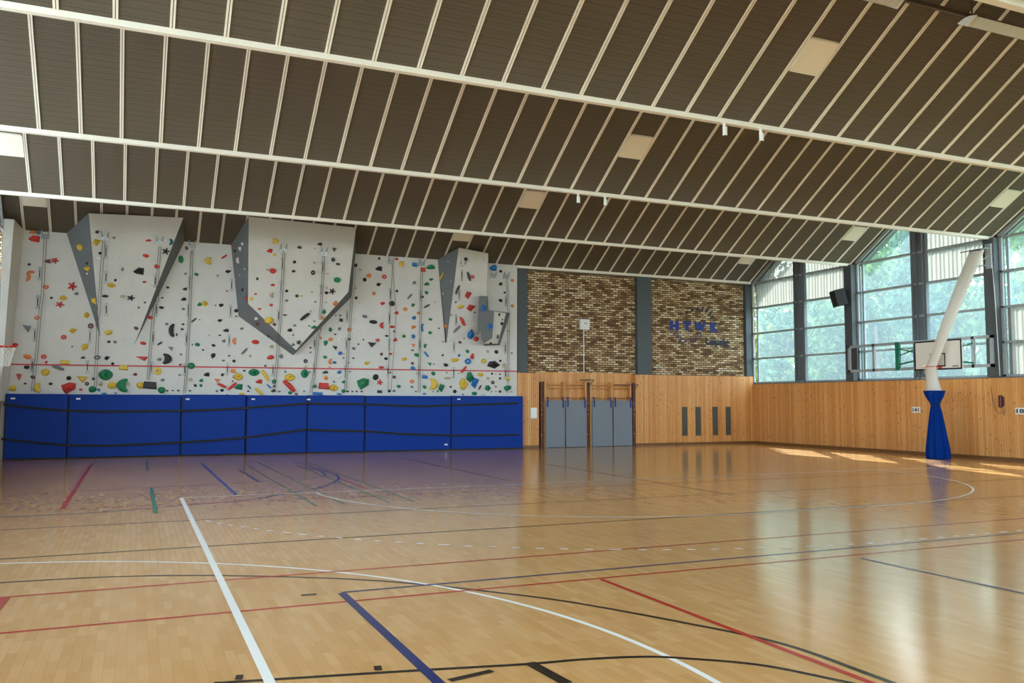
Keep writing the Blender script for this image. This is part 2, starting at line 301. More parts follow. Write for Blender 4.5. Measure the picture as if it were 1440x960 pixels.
('B','p',(5.951, 30.85, 2.087),(0.0, -1.0, 0.0),0.384,0.119,'','medium blue slab climbing hold below red line over fifth mat'),
('K','w',(5.711, 29.735, 7.251),(-0.0, -0.979, -0.205),0.191,0.119,'','medium black wedge climbing hold on white face of central overhang'),
('O','r',(5.959, 30.259, 4.742),(0.0, -0.979, -0.205),0.135,0.131,'','medium orange ring climbing hold on white face of central overhang'),
('R','p',(6.161, 30.85, 2.356),(0.0, -1.0, 0.0),0.393,0.259,'','large red slab climbing hold below red line over fifth mat'),
('G','w',(6.007, 30.216, 4.948),(0.0, -0.979, -0.205),0.162,0.193,'','medium green wedge climbing hold on white face of central overhang'),
('G','b',(6.192, 30.85, 3.389),(0.0, -1.0, 0.0),0.155,0.112,'','medium green pebble climbing hold mid wall over fifth mat'),
('D','b',(6.211, 30.85, 2.851),(0.0, -1.0, 0.0),0.225,0.112,'','medium dark green pebble climbing hold below red line over fifth mat'),
('G','w',(6.2, 30.85, 3.886),(0.0, -1.0, 0.0),0.162,0.225,'','medium green wedge climbing hold mid wall over fifth mat, left one of two'),
('O','b',(6.225, 30.85, 2.645),(0.0, -1.0, 0.0),0.140,0.147,'','medium orange pebble climbing hold below red line over fifth mat'),
('K','b',(6.049, 30.078, 5.608),(0.0, -0.979, -0.205),0.137,0.114,'','medium black pebble climbing hold on white face of central overhang, right one of two'),
('O','c',(6.37, 30.85, 3.227),(0.0, -1.0, 0.0),0.127,0.218,'','medium orange curved climbing hold mid wall over fifth mat'),
('O','o',(6.374, 30.85, 4.03),(0.0, -1.0, 0.0),0.170,0.134,'','medium orange dome climbing hold mid wall over fifth mat, left one of two'),
('G','w',(6.375, 30.85, 4.377),(0.0, -1.0, 0.0),0.163,0.191,'','medium green wedge climbing hold mid wall over fifth mat, right one of two'),
('K','s',(6.254, 30.065, 5.673),(0.0, -0.979, -0.205),0.238,0.230,'','large black star climbing hold on white face of central overhang'),
('K','r',(6.213, 29.838, 6.756),(-0.0, -0.979, -0.205),0.143,0.146,'','medium black ring climbing hold on white face of central overhang, right one of two'),
('Y','l',(6.513, 30.85, 2.297),(0.0, -1.0, 0.0),0.346,0.246,'','large yellow hollow jug climbing hold below red line over fifth mat'),
('D','t',(6.236, 29.768, 7.092),(-0.0, -0.979, -0.205),0.180,0.152,'','medium dark green triangular climbing hold on white face of central overhang'),
('B','b',(6.533, 30.85, 3.202),(0.0, -1.0, 0.0),0.156,0.099,'','small blue pebble climbing hold mid wall over fifth mat'),
('K','t',(6.535, 30.85, 3.722),(0.0, -1.0, 0.0),0.198,0.163,'','medium black triangular climbing hold mid wall over fifth mat'),
('O','b',(6.372, 30.15, 5.264),(0.0, -0.979, -0.205),0.176,0.179,'','medium orange pebble climbing hold on white face of central overhang'),
('G','d',(6.392, 29.981, 6.074),(-0.0, -0.979, -0.205),0.244,0.191,'','medium green disc climbing hold on white face of central overhang'),
('D','b',(6.39, 29.868, 6.615),(-0.0, -0.979, -0.205),0.172,0.089,'','medium dark green pebble climbing hold on white face of central overhang, right one of two'),
('W','b',(6.69, 30.85, 2.689),(0.0, -1.0, 0.0),0.142,0.113,'','small white pebble climbing hold below red line over fifth mat'),
('B','b',(6.702, 30.85, 2.862),(0.0, -1.0, 0.0),0.163,0.127,'','medium blue pebble climbing hold below red line over fifth mat'),
('B','b',(6.725, 30.85, 2.074),(0.0, -1.0, 0.0),0.212,0.071,'','small blue pebble climbing hold below red line over fifth mat'),
('W','b',(6.703, 30.85, 4.057),(0.0, -1.0, 0.0),0.149,0.120,'','medium white pebble climbing hold mid wall over fifth mat'),
('N','w',(6.705, 30.85, 4.417),(0.0, -1.0, 0.0),0.164,0.135,'','medium grey wedge climbing hold mid wall over fifth mat'),
('B','k',(6.719, 30.85, 3.539),(0.0, -1.0, 0.0),0.135,0.135,'','medium blue bar climbing hold mid wall over fifth mat'),
('W','b',(6.73, 30.85, 4.575),(0.0, -1.0, 0.0),0.142,0.114,'','small white pebble climbing hold mid wall over fifth mat'),
('D','b',(6.745, 30.85, 4.739),(0.0, -1.0, 0.0),0.157,0.135,'','medium dark green pebble climbing hold mid wall over fifth mat'),
('G','o',(6.873, 30.85, 2.179),(0.0, -1.0, 0.0),0.156,0.141,'','medium green dome climbing hold below red line over fifth mat'),
('G','b',(6.867, 30.85, 2.515),(0.0, -1.0, 0.0),0.142,0.113,'','small green pebble climbing hold below red line over fifth mat'),
('O','o',(7.055, 30.85, 4.405),(0.0, -1.0, 0.0),0.172,0.142,'','medium orange dome climbing hold mid wall over fifth mat, right one of two'),
('N','b',(7.224, 30.85, 3.727),(0.0, -1.0, 0.0),0.144,0.107,'','small grey pebble climbing hold mid wall over fifth mat'),
('K','b',(7.252, 30.85, 6.773),(0.0, -1.0, 0.0),0.133,0.146,'','medium black pebble climbing hold high wall over fifth mat'),
('G','w',(7.579, 30.85, 2.445),(0.0, -1.0, 0.0),0.469,0.446,'','large green wedge climbing hold below red line over fifth mat'),
('N','b',(7.609, 30.85, 4.908),(0.0, -1.0, 0.0),0.189,0.122,'','medium grey pebble climbing hold mid wall over sixth mat'),
('K','b',(7.591, 30.85, 6.263),(0.0, -1.0, 0.0),0.147,0.151,'','medium black pebble climbing hold high wall over sixth mat'),
('Y','w',(7.729, 30.85, 3.194),(0.0, -1.0, 0.0),0.275,0.151,'','medium yellow wedge climbing hold mid wall over sixth mat, left one of two'),
('O','d',(7.742, 30.85, 6.416),(0.0, -1.0, 0.0),0.183,0.163,'','medium orange disc climbing hold high wall over sixth mat'),
('K','t',(7.899, 30.85, 3.875),(0.0, -1.0, 0.0),0.335,0.209,'','large black triangular climbing hold mid wall over sixth mat'),
('K','b',(7.931, 30.85, 4.719),(0.0, -1.0, 0.0),0.321,0.144,'','medium black pebble climbing hold mid wall over sixth mat, left one of two'),
('O','r',(7.938, 30.85, 5.77),(0.0, -1.0, 0.0),0.130,0.140,'','medium orange ring climbing hold high wall over sixth mat'),
('K','o',(8.041, 30.85, 2.696),(0.0, -1.0, 0.0),0.218,0.223,'','medium black dome climbing hold below red line over sixth mat'),
('R','s',(8.113, 30.85, 4.058),(0.0, -1.0, 0.0),0.219,0.152,'','medium red star climbing hold mid wall over sixth mat'),
('K','w',(8.11, 30.85, 6.705),(0.0, -1.0, 0.0),0.291,0.193,'','large black wedge climbing hold high wall over sixth mat'),
('K','w',(8.126, 30.85, 6.107),(0.0, -1.0, 0.0),0.214,0.152,'','medium black wedge climbing hold high wall over sixth mat'),
('K','p',(8.202, 30.85, 2.17),(0.0, -1.0, 0.0),0.197,0.122,'','medium black slab climbing hold below red line over sixth mat'),
('R','s',(8.212, 30.85, 2.512),(0.0, -1.0, 0.0),0.234,0.216,'','medium red star climbing hold below red line over sixth mat'),
('R','k',(8.242, 30.85, 3.063),(0.0, -1.0, 0.0),0.198,0.087,'','small red bar climbing hold mid wall over sixth mat'),
('R','c',(8.244, 30.85, 4.603),(0.0, -1.0, 0.0),0.162,0.232,'','medium red curved climbing hold mid wall over sixth mat'),
('R','w',(8.273, 30.85, 5.412),(0.0, -1.0, 0.0),0.190,0.141,'','medium red wedge climbing hold high wall over sixth mat, left one of two'),
('R','r',(8.32, 30.85, 6.416),(0.0, -1.0, 0.0),0.179,0.164,'','medium red ring climbing hold high wall over sixth mat'),
('K','b',(8.427, 30.85, 3.384),(0.0, -1.0, 0.0),0.149,0.107,'','small black pebble climbing hold mid wall over sixth mat'),
('R','w',(8.604, 30.85, 3.556),(0.0, -1.0, 0.0),0.191,0.114,'','medium red wedge climbing hold mid wall over sixth mat'),
('K','d',(8.619, 30.85, 5.429),(0.0, -1.0, 0.0),0.216,0.200,'','medium black disc climbing hold high wall over sixth mat'),
('R','k',(8.642, 30.85, 4.568),(0.0, -1.0, 0.0),0.191,0.094,'','medium red bar climbing hold mid wall over sixth mat'),
('P','b',(8.749, 30.85, 2.711),(0.0, -1.0, 0.0),0.136,0.120,'','small maroon pebble climbing hold below red line over sixth mat'),
('R','b',(8.766, 30.85, 4.094),(0.0, -1.0, 0.0),0.157,0.154,'','medium red pebble climbing hold mid wall over sixth mat, left one of two'),
('R','b',(8.798, 30.85, 5.095),(0.0, -1.0, 0.0),0.174,0.118,'','medium red pebble climbing hold mid wall over sixth mat, right one of two'),
('R','w',(8.801, 30.85, 7.109),(0.0, -1.0, 0.0),0.169,0.112,'','medium red wedge climbing hold high wall over sixth mat, right one of two'),
('G','b',(8.922, 30.85, 2.369),(0.0, -1.0, 0.0),0.171,0.121,'','medium green pebble climbing hold below red line over sixth mat, first from left of three'),
('Y','c',(8.962, 30.85, 6.929),(0.0, -1.0, 0.0),0.200,0.225,'','medium yellow curved climbing hold high wall over sixth mat'),
('Y','w',(9.115, 30.85, 3.37),(0.0, -1.0, 0.0),0.248,0.141,'','medium yellow wedge climbing hold mid wall over sixth mat, right one of two'),
('G','w',(9.105, 30.85, 4.23),(0.0, -1.0, 0.0),0.159,0.155,'','medium green wedge climbing hold mid wall over sixth mat, first from left of three'),
('O','r',(9.137, 30.85, 5.243),(0.0, -1.0, 0.0),0.188,0.142,'','medium orange ring climbing hold mid wall over sixth mat'),
('N','k',(9.307, 30.85, 5.734),(0.0, -1.0, 0.0),0.188,0.208,'+','medium grey bar climbing hold high wall over sixth mat'),
('O','r',(9.432, 30.85, 2.555),(0.0, -1.0, 0.0),0.180,0.142,'','medium orange ring climbing hold below red line over sixth mat'),
('B','b',(9.461, 30.85, 3.045),(0.0, -1.0, 0.0),0.187,0.155,'','medium blue pebble climbing hold mid wall over sixth mat'),
('O','t',(9.463, 30.85, 3.899),(0.0, -1.0, 0.0),0.174,0.149,'','medium orange triangular climbing hold mid wall over sixth mat'),
('G','w',(9.452, 30.85, 5.404),(0.0, -1.0, 0.0),0.177,0.160,'','medium green wedge climbing hold high wall over sixth mat, left one of two'),
('O','w',(9.463, 30.85, 4.581),(0.0, -1.0, 0.0),0.209,0.149,'','medium orange wedge climbing hold mid wall over sixth mat'),
('B','s',(9.473, 30.85, 4.242),(0.0, -1.0, 0.0),0.202,0.210,'','medium blue star climbing hold mid wall over sixth mat'),
('B','w',(9.472, 30.85, 4.937),(0.0, -1.0, 0.0),0.183,0.148,'','medium blue wedge climbing hold mid wall over sixth mat'),
('N','b',(9.483, 30.85, 6.263),(0.0, -1.0, 0.0),0.153,0.131,'','medium grey pebble climbing hold high wall over sixth mat'),
('B','p',(9.482, 30.85, 6.94),(0.0, -1.0, 0.0),0.208,0.173,'','medium blue slab climbing hold high wall over sixth mat'),
('G','b',(9.601, 30.85, 3.546),(0.0, -1.0, 0.0),0.209,0.142,'','medium green pebble climbing hold mid wall over sixth mat'),
('O','o',(9.661, 30.85, 5.126),(0.0, -1.0, 0.0),0.141,0.125,'','small orange dome climbing hold mid wall over sixth mat'),
('B','c',(9.799, 30.85, 4.577),(0.0, -1.0, 0.0),0.119,0.306,'','medium blue curved climbing hold mid wall over sixth mat'),
('R','p',(9.819, 30.85, 6.773),(0.0, -1.0, 0.0),0.191,0.174,'','medium red slab climbing hold high wall over sixth mat'),
('G','b',(9.918, 30.85, 2.354),(0.0, -1.0, 0.0),0.161,0.136,'','medium green pebble climbing hold below red line over sixth mat, second from left of three'),
('B','p',(9.925, 30.85, 2.727),(0.0, -1.0, 0.0),0.231,0.149,'','medium blue slab climbing hold below red line over sixth mat'),
('G','w',(9.938, 30.85, 3.888),(0.0, -1.0, 0.0),0.147,0.204,'','medium green wedge climbing hold mid wall over sixth mat, second from left of three'),
('B','k',(9.976, 30.85, 3.578),(0.0, -1.0, 0.0),0.196,0.225,'-','medium blue bar climbing hold mid wall over sixth mat'),
('G','b',(9.959, 30.85, 5.906),(0.0, -1.0, 0.0),0.142,0.138,'','medium green pebble climbing hold high wall over sixth mat, left one of two'),
('D','k',(9.97, 30.85, 5.399),(0.0, -1.0, 0.0),0.240,0.138,'+','medium dark green bar climbing hold mid wall over sixth mat'),
('G','b',(9.972, 30.85, 6.24),(0.0, -1.0, 0.0),0.216,0.138,'','medium green pebble climbing hold high wall over sixth mat, right one of two'),
('G','t',(10.109, 30.85, 3.207),(0.0, -1.0, 0.0),0.176,0.150,'','medium green triangular climbing hold mid wall over sixth mat'),
('G','w',(10.126, 30.85, 4.397),(0.0, -1.0, 0.0),0.190,0.137,'','medium green wedge climbing hold mid wall over sixth mat, third from left of three'),
('G','b',(10.128, 30.85, 4.904),(0.0, -1.0, 0.0),0.154,0.108,'','small green pebble climbing hold mid wall over sixth mat'),
('G','b',(10.126, 30.85, 6.896),(0.0, -1.0, 0.0),0.372,0.186,'','large green pebble climbing hold high wall over sixth mat'),
('G','w',(10.14, 30.85, 6.413),(0.0, -1.0, 0.0),0.180,0.114,'','medium green wedge climbing hold high wall over sixth mat, right one of two'),
('G','b',(10.256, 30.85, 2.865),(0.0, -1.0, 0.0),0.162,0.157,'','medium green pebble climbing hold below red line over sixth mat, third from left of three'),
('Y','c',(10.266, 30.85, 2.464),(0.0, -1.0, 0.0),0.310,0.423,'','large yellow curved climbing hold below red line over sixth mat'),
('G','w',(10.602, 30.85, 2.317),(0.0, -1.0, 0.0),0.270,0.342,'','large green wedge climbing hold below red line over sixth mat'),
('Y','k',(10.55, 30.756, 6.567),(-0.764, -0.639, -0.093),0.170,0.268,'+','medium yellow bar climbing hold on grey flank of slim overhang'),
('K','b',(10.755, 30.85, 3.192),(0.0, -1.0, 0.0),0.193,0.131,'','medium black pebble climbing hold mid wall over sixth mat, right one of two'),
('O','o',(10.732, 30.817, 4.666),(-0.764, -0.639, -0.093),0.135,0.158,'','medium orange dome climbing hold on grey flank of slim overhang'),
('T','k',(10.812, 30.85, 2.698),(0.0, -1.0, 0.0),0.235,0.096,'','medium tan bar climbing hold below red line over sixth mat'),
('Y','w',(11.111, 30.85, 3.375),(0.0, -1.0, 0.0),0.374,0.173,'','large yellow wedge climbing hold mid wall over seventh mat'),
('K','w',(11.129, 30.85, 2.193),(0.0, -1.0, 0.0),0.179,0.165,'','medium black wedge climbing hold below red line over seventh mat'),
('N','k',(11.131, 30.731, 4.565),(-0.024, -0.978, -0.206),0.271,0.276,'+','large grey bar climbing hold on white face of slim overhang'),
('D','k',(11.041, 30.424, 6.034),(-0.024, -0.978, -0.206),0.139,0.361,'+','medium dark green bar climbing hold on white face of slim overhang'),
('Y','w',(11.214, 30.555, 5.39),(-0.024, -0.978, -0.206),0.278,0.189,'','medium yellow wedge climbing hold on white face of slim overhang'),
('R','k',(11.337, 30.661, 4.873),(-0.024, -0.978, -0.206),0.230,0.380,'-','large red bar climbing hold on white face of slim overhang'),
('Y','l',(11.459, 30.85, 2.476),(0.0, -1.0, 0.0),0.326,0.450,'','large yellow hollow jug climbing hold below red line over seventh mat'),
('R','k',(11.473, 30.85, 3.036),(0.0, -1.0, 0.0),0.217,0.277,'+','medium red bar climbing hold mid wall over seventh mat'),
('K','d',(11.286, 30.178, 7.173),(-0.024, -0.978, -0.206),0.141,0.144,'','medium black disc climbing hold on white face of slim overhang'),
('G','b',(11.625, 30.85, 3.73),(0.0, -1.0, 0.0),0.146,0.139,'','medium green pebble climbing hold mid wall over seventh mat'),
('B','r',(11.645, 30.85, 3.352),(0.0, -1.0, 0.0),0.269,0.229,'','large blue ring climbing hold mid wall over seventh mat'),
('R','w',(11.503, 30.453, 5.844),(-0.024, -0.978, -0.206),0.294,0.316,'','large red wedge climbing hold on white face of slim overhang, left one of two'),
('D','k',(11.454, 30.307, 6.54),(-0.024, -0.978, -0.206),0.154,0.372,'-','large dark green bar climbing hold on white face of slim overhang'),
('G','w',(11.736, 30.85, 2.744),(0.0, -1.0, 0.0),0.328,0.431,'','large green wedge climbing hold below red line over seventh mat, first from left of three'),
('B','l',(11.747, 30.825, 4.371),(0.111, -0.913, -0.393),0.300,0.366,'','large blue hollow jug climbing hold on white face of slim overhang'),
('R','w',(11.652, 30.548, 5.372),(-0.024, -0.978, -0.206),0.373,0.279,'','large red wedge climbing hold on white face of slim overhang, right one of two'),
('R','b',(11.815, 30.85, 3.547),(0.0, -1.0, 0.0),0.161,0.230,'','medium red pebble climbing hold mid wall over seventh mat'),
('R','r',(11.608, 30.305, 6.534),(-0.024, -0.978, -0.206),0.170,0.139,'','medium red ring climbing hold on white face of slim overhang'),
('G','b',(11.914, 30.85, 2.123),(0.0, -1.0, 0.0),0.241,0.139,'','medium green pebble climbing hold below red line over seventh mat'),
('B','w',(11.949, 30.85, 2.515),(0.0, -1.0, 0.0),0.348,0.452,'','large blue wedge climbing hold below red line over seventh mat'),
('R','o',(11.977, 30.85, 4.216),(0.0, -1.0, 0.0),0.198,0.189,'','medium red dome climbing hold mid wall over seventh mat'),
('K','k',(12.133, 30.85, 2.353),(0.0, -1.0, 0.0),0.132,0.188,'+','medium black bar climbing hold below red line over seventh mat'),
('Y','b',(12.167, 30.85, 2.852),(0.0, -1.0, 0.0),0.250,0.168,'','medium yellow pebble climbing hold below red line over seventh mat, left one of two'),
('B','r',(11.962, 30.05, 5.327),(-0.0, -1.0, -0.0),0.222,0.245,'','medium blue ring climbing hold on small boxy volume, left one of two'),
('Y','o',(12.294, 30.85, 3.375),(0.0, -1.0, 0.0),0.229,0.182,'','medium yellow dome climbing hold mid wall over seventh mat'),
('G','w',(12.483, 30.85, 2.332),(0.0, -1.0, 0.0),0.289,0.252,'','large green wedge climbing hold below red line over seventh mat, second from left of three'),
('B','r',(12.24, 30.05, 4.654),(-0.0, -1.0, -0.0),0.222,0.240,'','medium blue ring climbing hold on small boxy volume, right one of two'),
('K','r',(12.675, 30.85, 2.55),(0.0, -1.0, 0.0),0.149,0.140,'','medium black ring climbing hold below red line over seventh mat'),
('B','b',(12.677, 30.85, 7.029),(0.0, -1.0, 0.0),0.317,0.247,'','large blue pebble climbing hold high wall over seventh mat'),
('K','w',(12.721, 30.85, 3.239),(0.0, -1.0, 0.0),0.578,0.317,'','large black wedge climbing hold mid wall over seventh mat'),
('K','b',(12.824, 30.85, 3.739),(0.0, -1.0, 0.0),0.172,0.155,'','medium black pebble climbing hold mid wall over seventh mat'),
('P','b',(12.628, 30.26, 4.282),(0.382, -0.917, -0.111),0.109,0.194,'','medium maroon pebble climbing hold on small boxy volume'),
('K','b',(12.99, 30.85, 6.415),(0.0, -1.0, 0.0),0.159,0.130,'','medium black pebble climbing hold high wall over seventh mat, left one of two'),
('K','b',(12.999, 30.85, 5.758),(0.0, -1.0, 0.0),0.166,0.130,'','medium black pebble climbing hold high wall over seventh mat, right one of two'),
('K','b',(12.8, 30.269, 4.794),(0.382, -0.917, -0.111),0.136,0.139,'','medium black pebble climbing hold on small boxy volume'),
('T','r',(13.152, 30.85, 3.22),(0.0, -1.0, 0.0),0.173,0.177,'','medium tan ring climbing hold mid wall over seventh mat'),
('G','w',(13.298, 30.85, 2.328),(0.0, -1.0, 0.0),0.347,0.247,'','large green wedge climbing hold below red line over seventh mat, third from left of three'),
('Y','b',(13.305, 30.85, 2.709),(0.0, -1.0, 0.0),0.219,0.184,'','medium yellow pebble climbing hold below red line over seventh mat, right one of two'),
]
TINY=[
('K',(5.036, 30.111, 5.45),(0.0, -0.979, -0.205),0.123,0.107),
('K',(3.078, 30.85, 3.187),(0.0, -1.0, 0.0),0.113,0.115),
('N',(-0.645, 30.85, 3.73),(0.0, -1.0, 0.0),0.113,0.103),
('K',(-0.694, 30.85, 3.021),(0.0, -1.0, 0.0),0.113,0.102),
('N',(-0.489, 30.294, 6.055),(0.008, -0.974, -0.226),0.086,0.132),
('R',(4.185, 30.184, 5.102),(-0.0, -0.979, -0.205),0.128,0.099),
('K',(4.879, 29.938, 6.279),(0.0, -0.979, -0.205),0.129,0.100),
('O',(13.502, 30.85, 6.584),(0.0, -1.0, 0.0),0.154,0.118),
('O',(13.508, 30.85, 5.573),(0.0, -1.0, 0.0),0.154,0.118),
('K',(12.999, 30.85, 6.915),(0.0, -1.0, 0.0),0.160,0.111),
('W',(11.297, 30.85, 2.38),(0.0, -1.0, 0.0),0.130,0.124),
('K',(4.681, 30.08, 5.601),(0.0, -0.979, -0.205),0.116,0.106),
('K',(7.286, 30.85, 5.576),(0.0, -1.0, 0.0),0.113,0.126),
('B',(-0.919, 30.85, 2.056),(0.0, -1.0, 0.0),0.172,0.064),
('P',(11.322, 30.85, 4.076),(0.0, -1.0, 0.0),0.145,0.111),
('T',(12.466, 30.85, 3.751),(0.0, -1.0, 0.0),0.148,0.112),
('W',(6.539, 30.85, 3.889),(0.0, -1.0, 0.0),0.120,0.113),
('W',(7.234, 30.85, 4.741),(0.0, -1.0, 0.0),0.115,0.121),
('P',(8.257, 30.85, 3.548),(0.0, -1.0, 0.0),0.117,0.123),
('K',(-2.459, 30.85, 2.352),(0.0, -1.0, 0.0),0.110,0.093),
('B',(-1.077, 30.85, 2.167),(0.0, -1.0, 0.0),0.093,0.114),
('G',(2.031, 30.85, 2.338),(0.0, -1.0, 0.0),0.117,0.100),
('P',(9.814, 30.85, 5.745),(0.0, -1.0, 0.0),0.141,0.108),
('K',(-0.83, 30.85, 3.731),(0.0, -1.0, 0.0),0.119,0.090),
('N',(3.316, 30.85, 4.313),(0.0, -1.0, 0.0),0.127,0.095),
('W',(7.416, 30.85, 4.407),(0.0, -1.0, 0.0),0.137,0.100),
('P',(9.442, 30.85, 3.234),(0.0, -1.0, 0.0),0.125,0.115),
('K',(8.569, 30.85, 2.196),(0.0, -1.0, 0.0),0.122,0.113),
('N',(-1.24, 30.772, 4.556),(-0.731, -0.64, -0.238),0.100,0.102),
('K',(-1.156, 30.186, 6.515),(-0.048, -0.968, -0.245),0.113,0.087),
('R',(0.175, 30.383, 5.694),(0.008, -0.974, -0.226),0.139,0.074),
('K',(-1.237, 30.85, 2.523),(0.0, -1.0, 0.0),0.106,0.095),
('N',(0.902, 30.85, 4.381),(0.0, -1.0, 0.0),0.109,0.098),
('K',(1.854, 30.85, 2.337),(0.0, -1.0, 0.0),0.110,0.099),
('T',(3.609, 30.85, 3.371),(0.0, -1.0, 0.0),0.114,0.102),
('K',(7.061, 30.85, 4.062),(0.0, -1.0, 0.0),0.129,0.100),
('B',(11.289, 30.85, 3.565),(0.0, -1.0, 0.0),0.130,0.111),
('T',(12.482, 30.85, 2.709),(0.0, -1.0, 0.0),0.133,0.112),
('T',(12.799, 30.85, 2.393),(0.0, -1.0, 0.0),0.134,0.112),
('K',(3.007, 30.637, 6.96),(-0.919, -0.378, -0.115),0.092,0.118),
('K',(0.9, 30.85, 5.609),(0.0, -1.0, 0.0),0.119,0.085),
('K',(8.125, 30.85, 7.083),(0.0, -1.0, 0.0),0.113,0.111),
('K',(12.653, 30.168, 5.128),(0.382, -0.917, -0.111),0.115,0.111),
('K',(12.299, 30.161, 4.022),(0.322, -0.796, -0.513),0.115,0.110),
('N',(8.748, 30.85, 2.204),(0.0, -1.0, 0.0),0.123,0.100),
('R',(-1.593, 30.85, 2.176),(0.0, -1.0, 0.0),0.118,0.076),
('N',(1.409, 30.85, 4.905),(0.0, -1.0, 0.0),0.123,0.079),
('T',(10.648, 30.85, 4.073),(0.0, -1.0, 0.0),0.171,0.076),
('R',(-2.604, 30.85, 3.036),(0.0, -1.0, 0.0),0.098,0.087),
('K',(-3.189, 30.85, 6.117),(0.0, -1.0, 0.0),0.099,0.086),
('K',(-1.534, 30.492, 6.211),(-0.731, -0.64, -0.238),0.085,0.102),
('N',(4.698, 30.148, 5.276),(0.0, -0.979, -0.205),0.123,0.081),
('D',(1.388, 30.85, 4.221),(0.0, -1.0, 0.0),0.110,0.086),
('P',(5.207, 30.85, 2.066),(0.0, -1.0, 0.0),0.151,0.069),
('K',(4.667, 30.251, 4.783),(0.0, -0.979, -0.205),0.183,0.054),
('K',(-0.688, 30.374, 5.7),(0.008, -0.974, -0.226),0.092,0.094),
('K',(3.687, 30.006, 5.955),(-0.0, -0.979, -0.205),0.084,0.111),
('K',(8.815, 30.85, 5.912),(0.0, -1.0, 0.0),0.108,0.106),
('T',(-3.615, 30.85, 4.655),(0.0, -1.0, 0.0),0.085,0.092),
('W',(6.865, 30.85, 3.55),(0.0, -1.0, 0.0),0.107,0.099),
('N',(2.548, 30.85, 2.154),(0.0, -1.0, 0.0),0.105,0.087),
('N',(5.013, 30.322, 4.444),(0.0, -0.979, -0.205),0.107,0.089),
('K',(-2.531, 30.85, 5.083),(0.0, -1.0, 0.0),0.091,0.087),
('K',(8.444, 30.85, 4.225),(0.0, -1.0, 0.0),0.136,0.080),
('N',(9.437, 30.85, 3.722),(0.0, -1.0, 0.0),0.139,0.081),
('W',(9.93, 30.85, 2.887),(0.0, -1.0, 0.0),0.119,0.095),
('K',(12.994, 30.85, 3.397),(0.0, -1.0, 0.0),0.128,0.099),
('K',(12.986, 30.85, 2.205),(0.0, -1.0, 0.0),0.127,0.099),
('T',(10.608, 30.785, 5.895),(-0.764, -0.639, -0.093),0.087,0.126),
('N',(9.434, 30.85, 2.357),(0.0, -1.0, 0.0),0.124,0.088),
('B',(9.92, 30.85, 2.102),(0.0, -1.0, 0.0),0.161,0.068),
('P',(10.957, 30.85, 2.37),(0.0, -1.0, 0.0),0.136,0.082),
('W',(7.052, 30.85, 2.353),(0.0, -1.0, 0.0),0.114,0.085),
('K',(12.985, 30.85, 2.715),(0.0, -1.0, 0.0),0.120,0.099),
('T',(2.48, 30.85, 6.101),(0.0, -1.0, 0.0),0.104,0.081),
('R',(3.809, 30.215, 4.953),(-0.0, -0.979, -0.205),0.109,0.074),
('T',(10.886, 30.629, 5.078),(-0.024, -0.978, -0.206),0.105,0.094),
('O',(6.026, 30.85, 4.075),(0.0, -1.0, 0.0),0.091,0.098),
('P',(0.979, 30.85, 2.156),(0.0, -1.0, 0.0),0.096,0.078),
('K',(1.226, 30.85, 4.037),(0.0, -1.0, 0.0),0.065,0.119),
('P',(4.126, 30.85, 3.041),(0.0, -1.0, 0.0),0.101,0.082),
('T',(5.69, 30.286, 4.615),(0.0, -0.979, -0.205),0.101,0.083),
('N',(-0.762, 30.067, 7.024),(0.008, -0.974, -0.226),0.085,0.081),
('T',(13.33, 30.85, 4.582),(0.0, -1.0, 0.0),0.144,0.078),
('N',(1.371, 30.85, 3.375),(0.0, -1.0, 0.0),0.103,0.072),
('K',(3.428, 30.85, 2.862),(0.0, -1.0, 0.0),0.127,0.061),
('K',(13.175, 30.85, 6.081),(0.0, -1.0, 0.0),0.118,0.091),
('N',(2.735, 30.85, 3.196),(0.0, -1.0, 0.0),0.112,0.067),
('N',(4.619, 30.85, 2.154),(0.0, -1.0, 0.0),0.116,0.069),
('K',(7.019, 30.85, 2.173),(0.0, -1.0, 0.0),0.121,0.071),
('N',(4.809, 30.85, 2.847),(0.0, -1.0, 0.0),0.089,0.090),
('K',(4.198, 30.773, 4.076),(-0.524, -0.407, -0.748),0.087,0.089),
('R',(2.964, 30.688, 7.135),(-0.919, -0.378, -0.115),0.086,0.087),
('N',(3.312, 30.201, 5.949),(-0.919, -0.378, -0.115),0.085,0.086),
('T',(4.008, 29.94, 6.27),(0.0, -0.979, -0.205),0.085,0.086),
('G',(8.729, 30.85, 4.399),(0.0, -1.0, 0.0),0.096,0.094),
('W',(7.42, 30.85, 5.419),(0.0, -1.0, 0.0),0.100,0.086),
('G',(10.444, 30.85, 2.198),(0.0, -1.0, 0.0),0.106,0.089),
('K',(-3.519, 30.85, 6.556),(0.0, -1.0, 0.0),0.071,0.086),
('N',(1.444, 30.85, 6.108),(0.0, -1.0, 0.0),0.090,0.077),
('Y',(5.193, 30.11, 5.458),(0.0, -0.979, -0.205),0.105,0.069),
('K',(4.435, 30.85, 2.34),(0.0, -1.0, 0.0),0.081,0.089),
('N',(6.527, 30.85, 2.511),(0.0, -1.0, 0.0),0.092,0.085),
('N',(8.595, 30.85, 2.88),(0.0, -1.0, 0.0),0.088,0.094),
('K',(10.627, 30.85, 3.56),(0.0, -1.0, 0.0),0.100,0.089),
('K',(12.648, 30.85, 2.89),(0.0, -1.0, 0.0),0.104,0.091),
('P',(1.359, 30.85, 3.029),(0.0, -1.0, 0.0),0.090,0.072),
('K',(1.413, 30.85, 4.391),(0.0, -1.0, 0.0),0.091,0.073),
('T',(7.419, 30.85, 6.623),(0.0, -1.0, 0.0),0.120,0.066),
('T',(13.476, 30.85, 2.208),(0.0, -1.0, 0.0),0.114,0.085),
('D',(-3.654, 30.85, 3.581),(0.0, -1.0, 0.0),0.061,0.092),
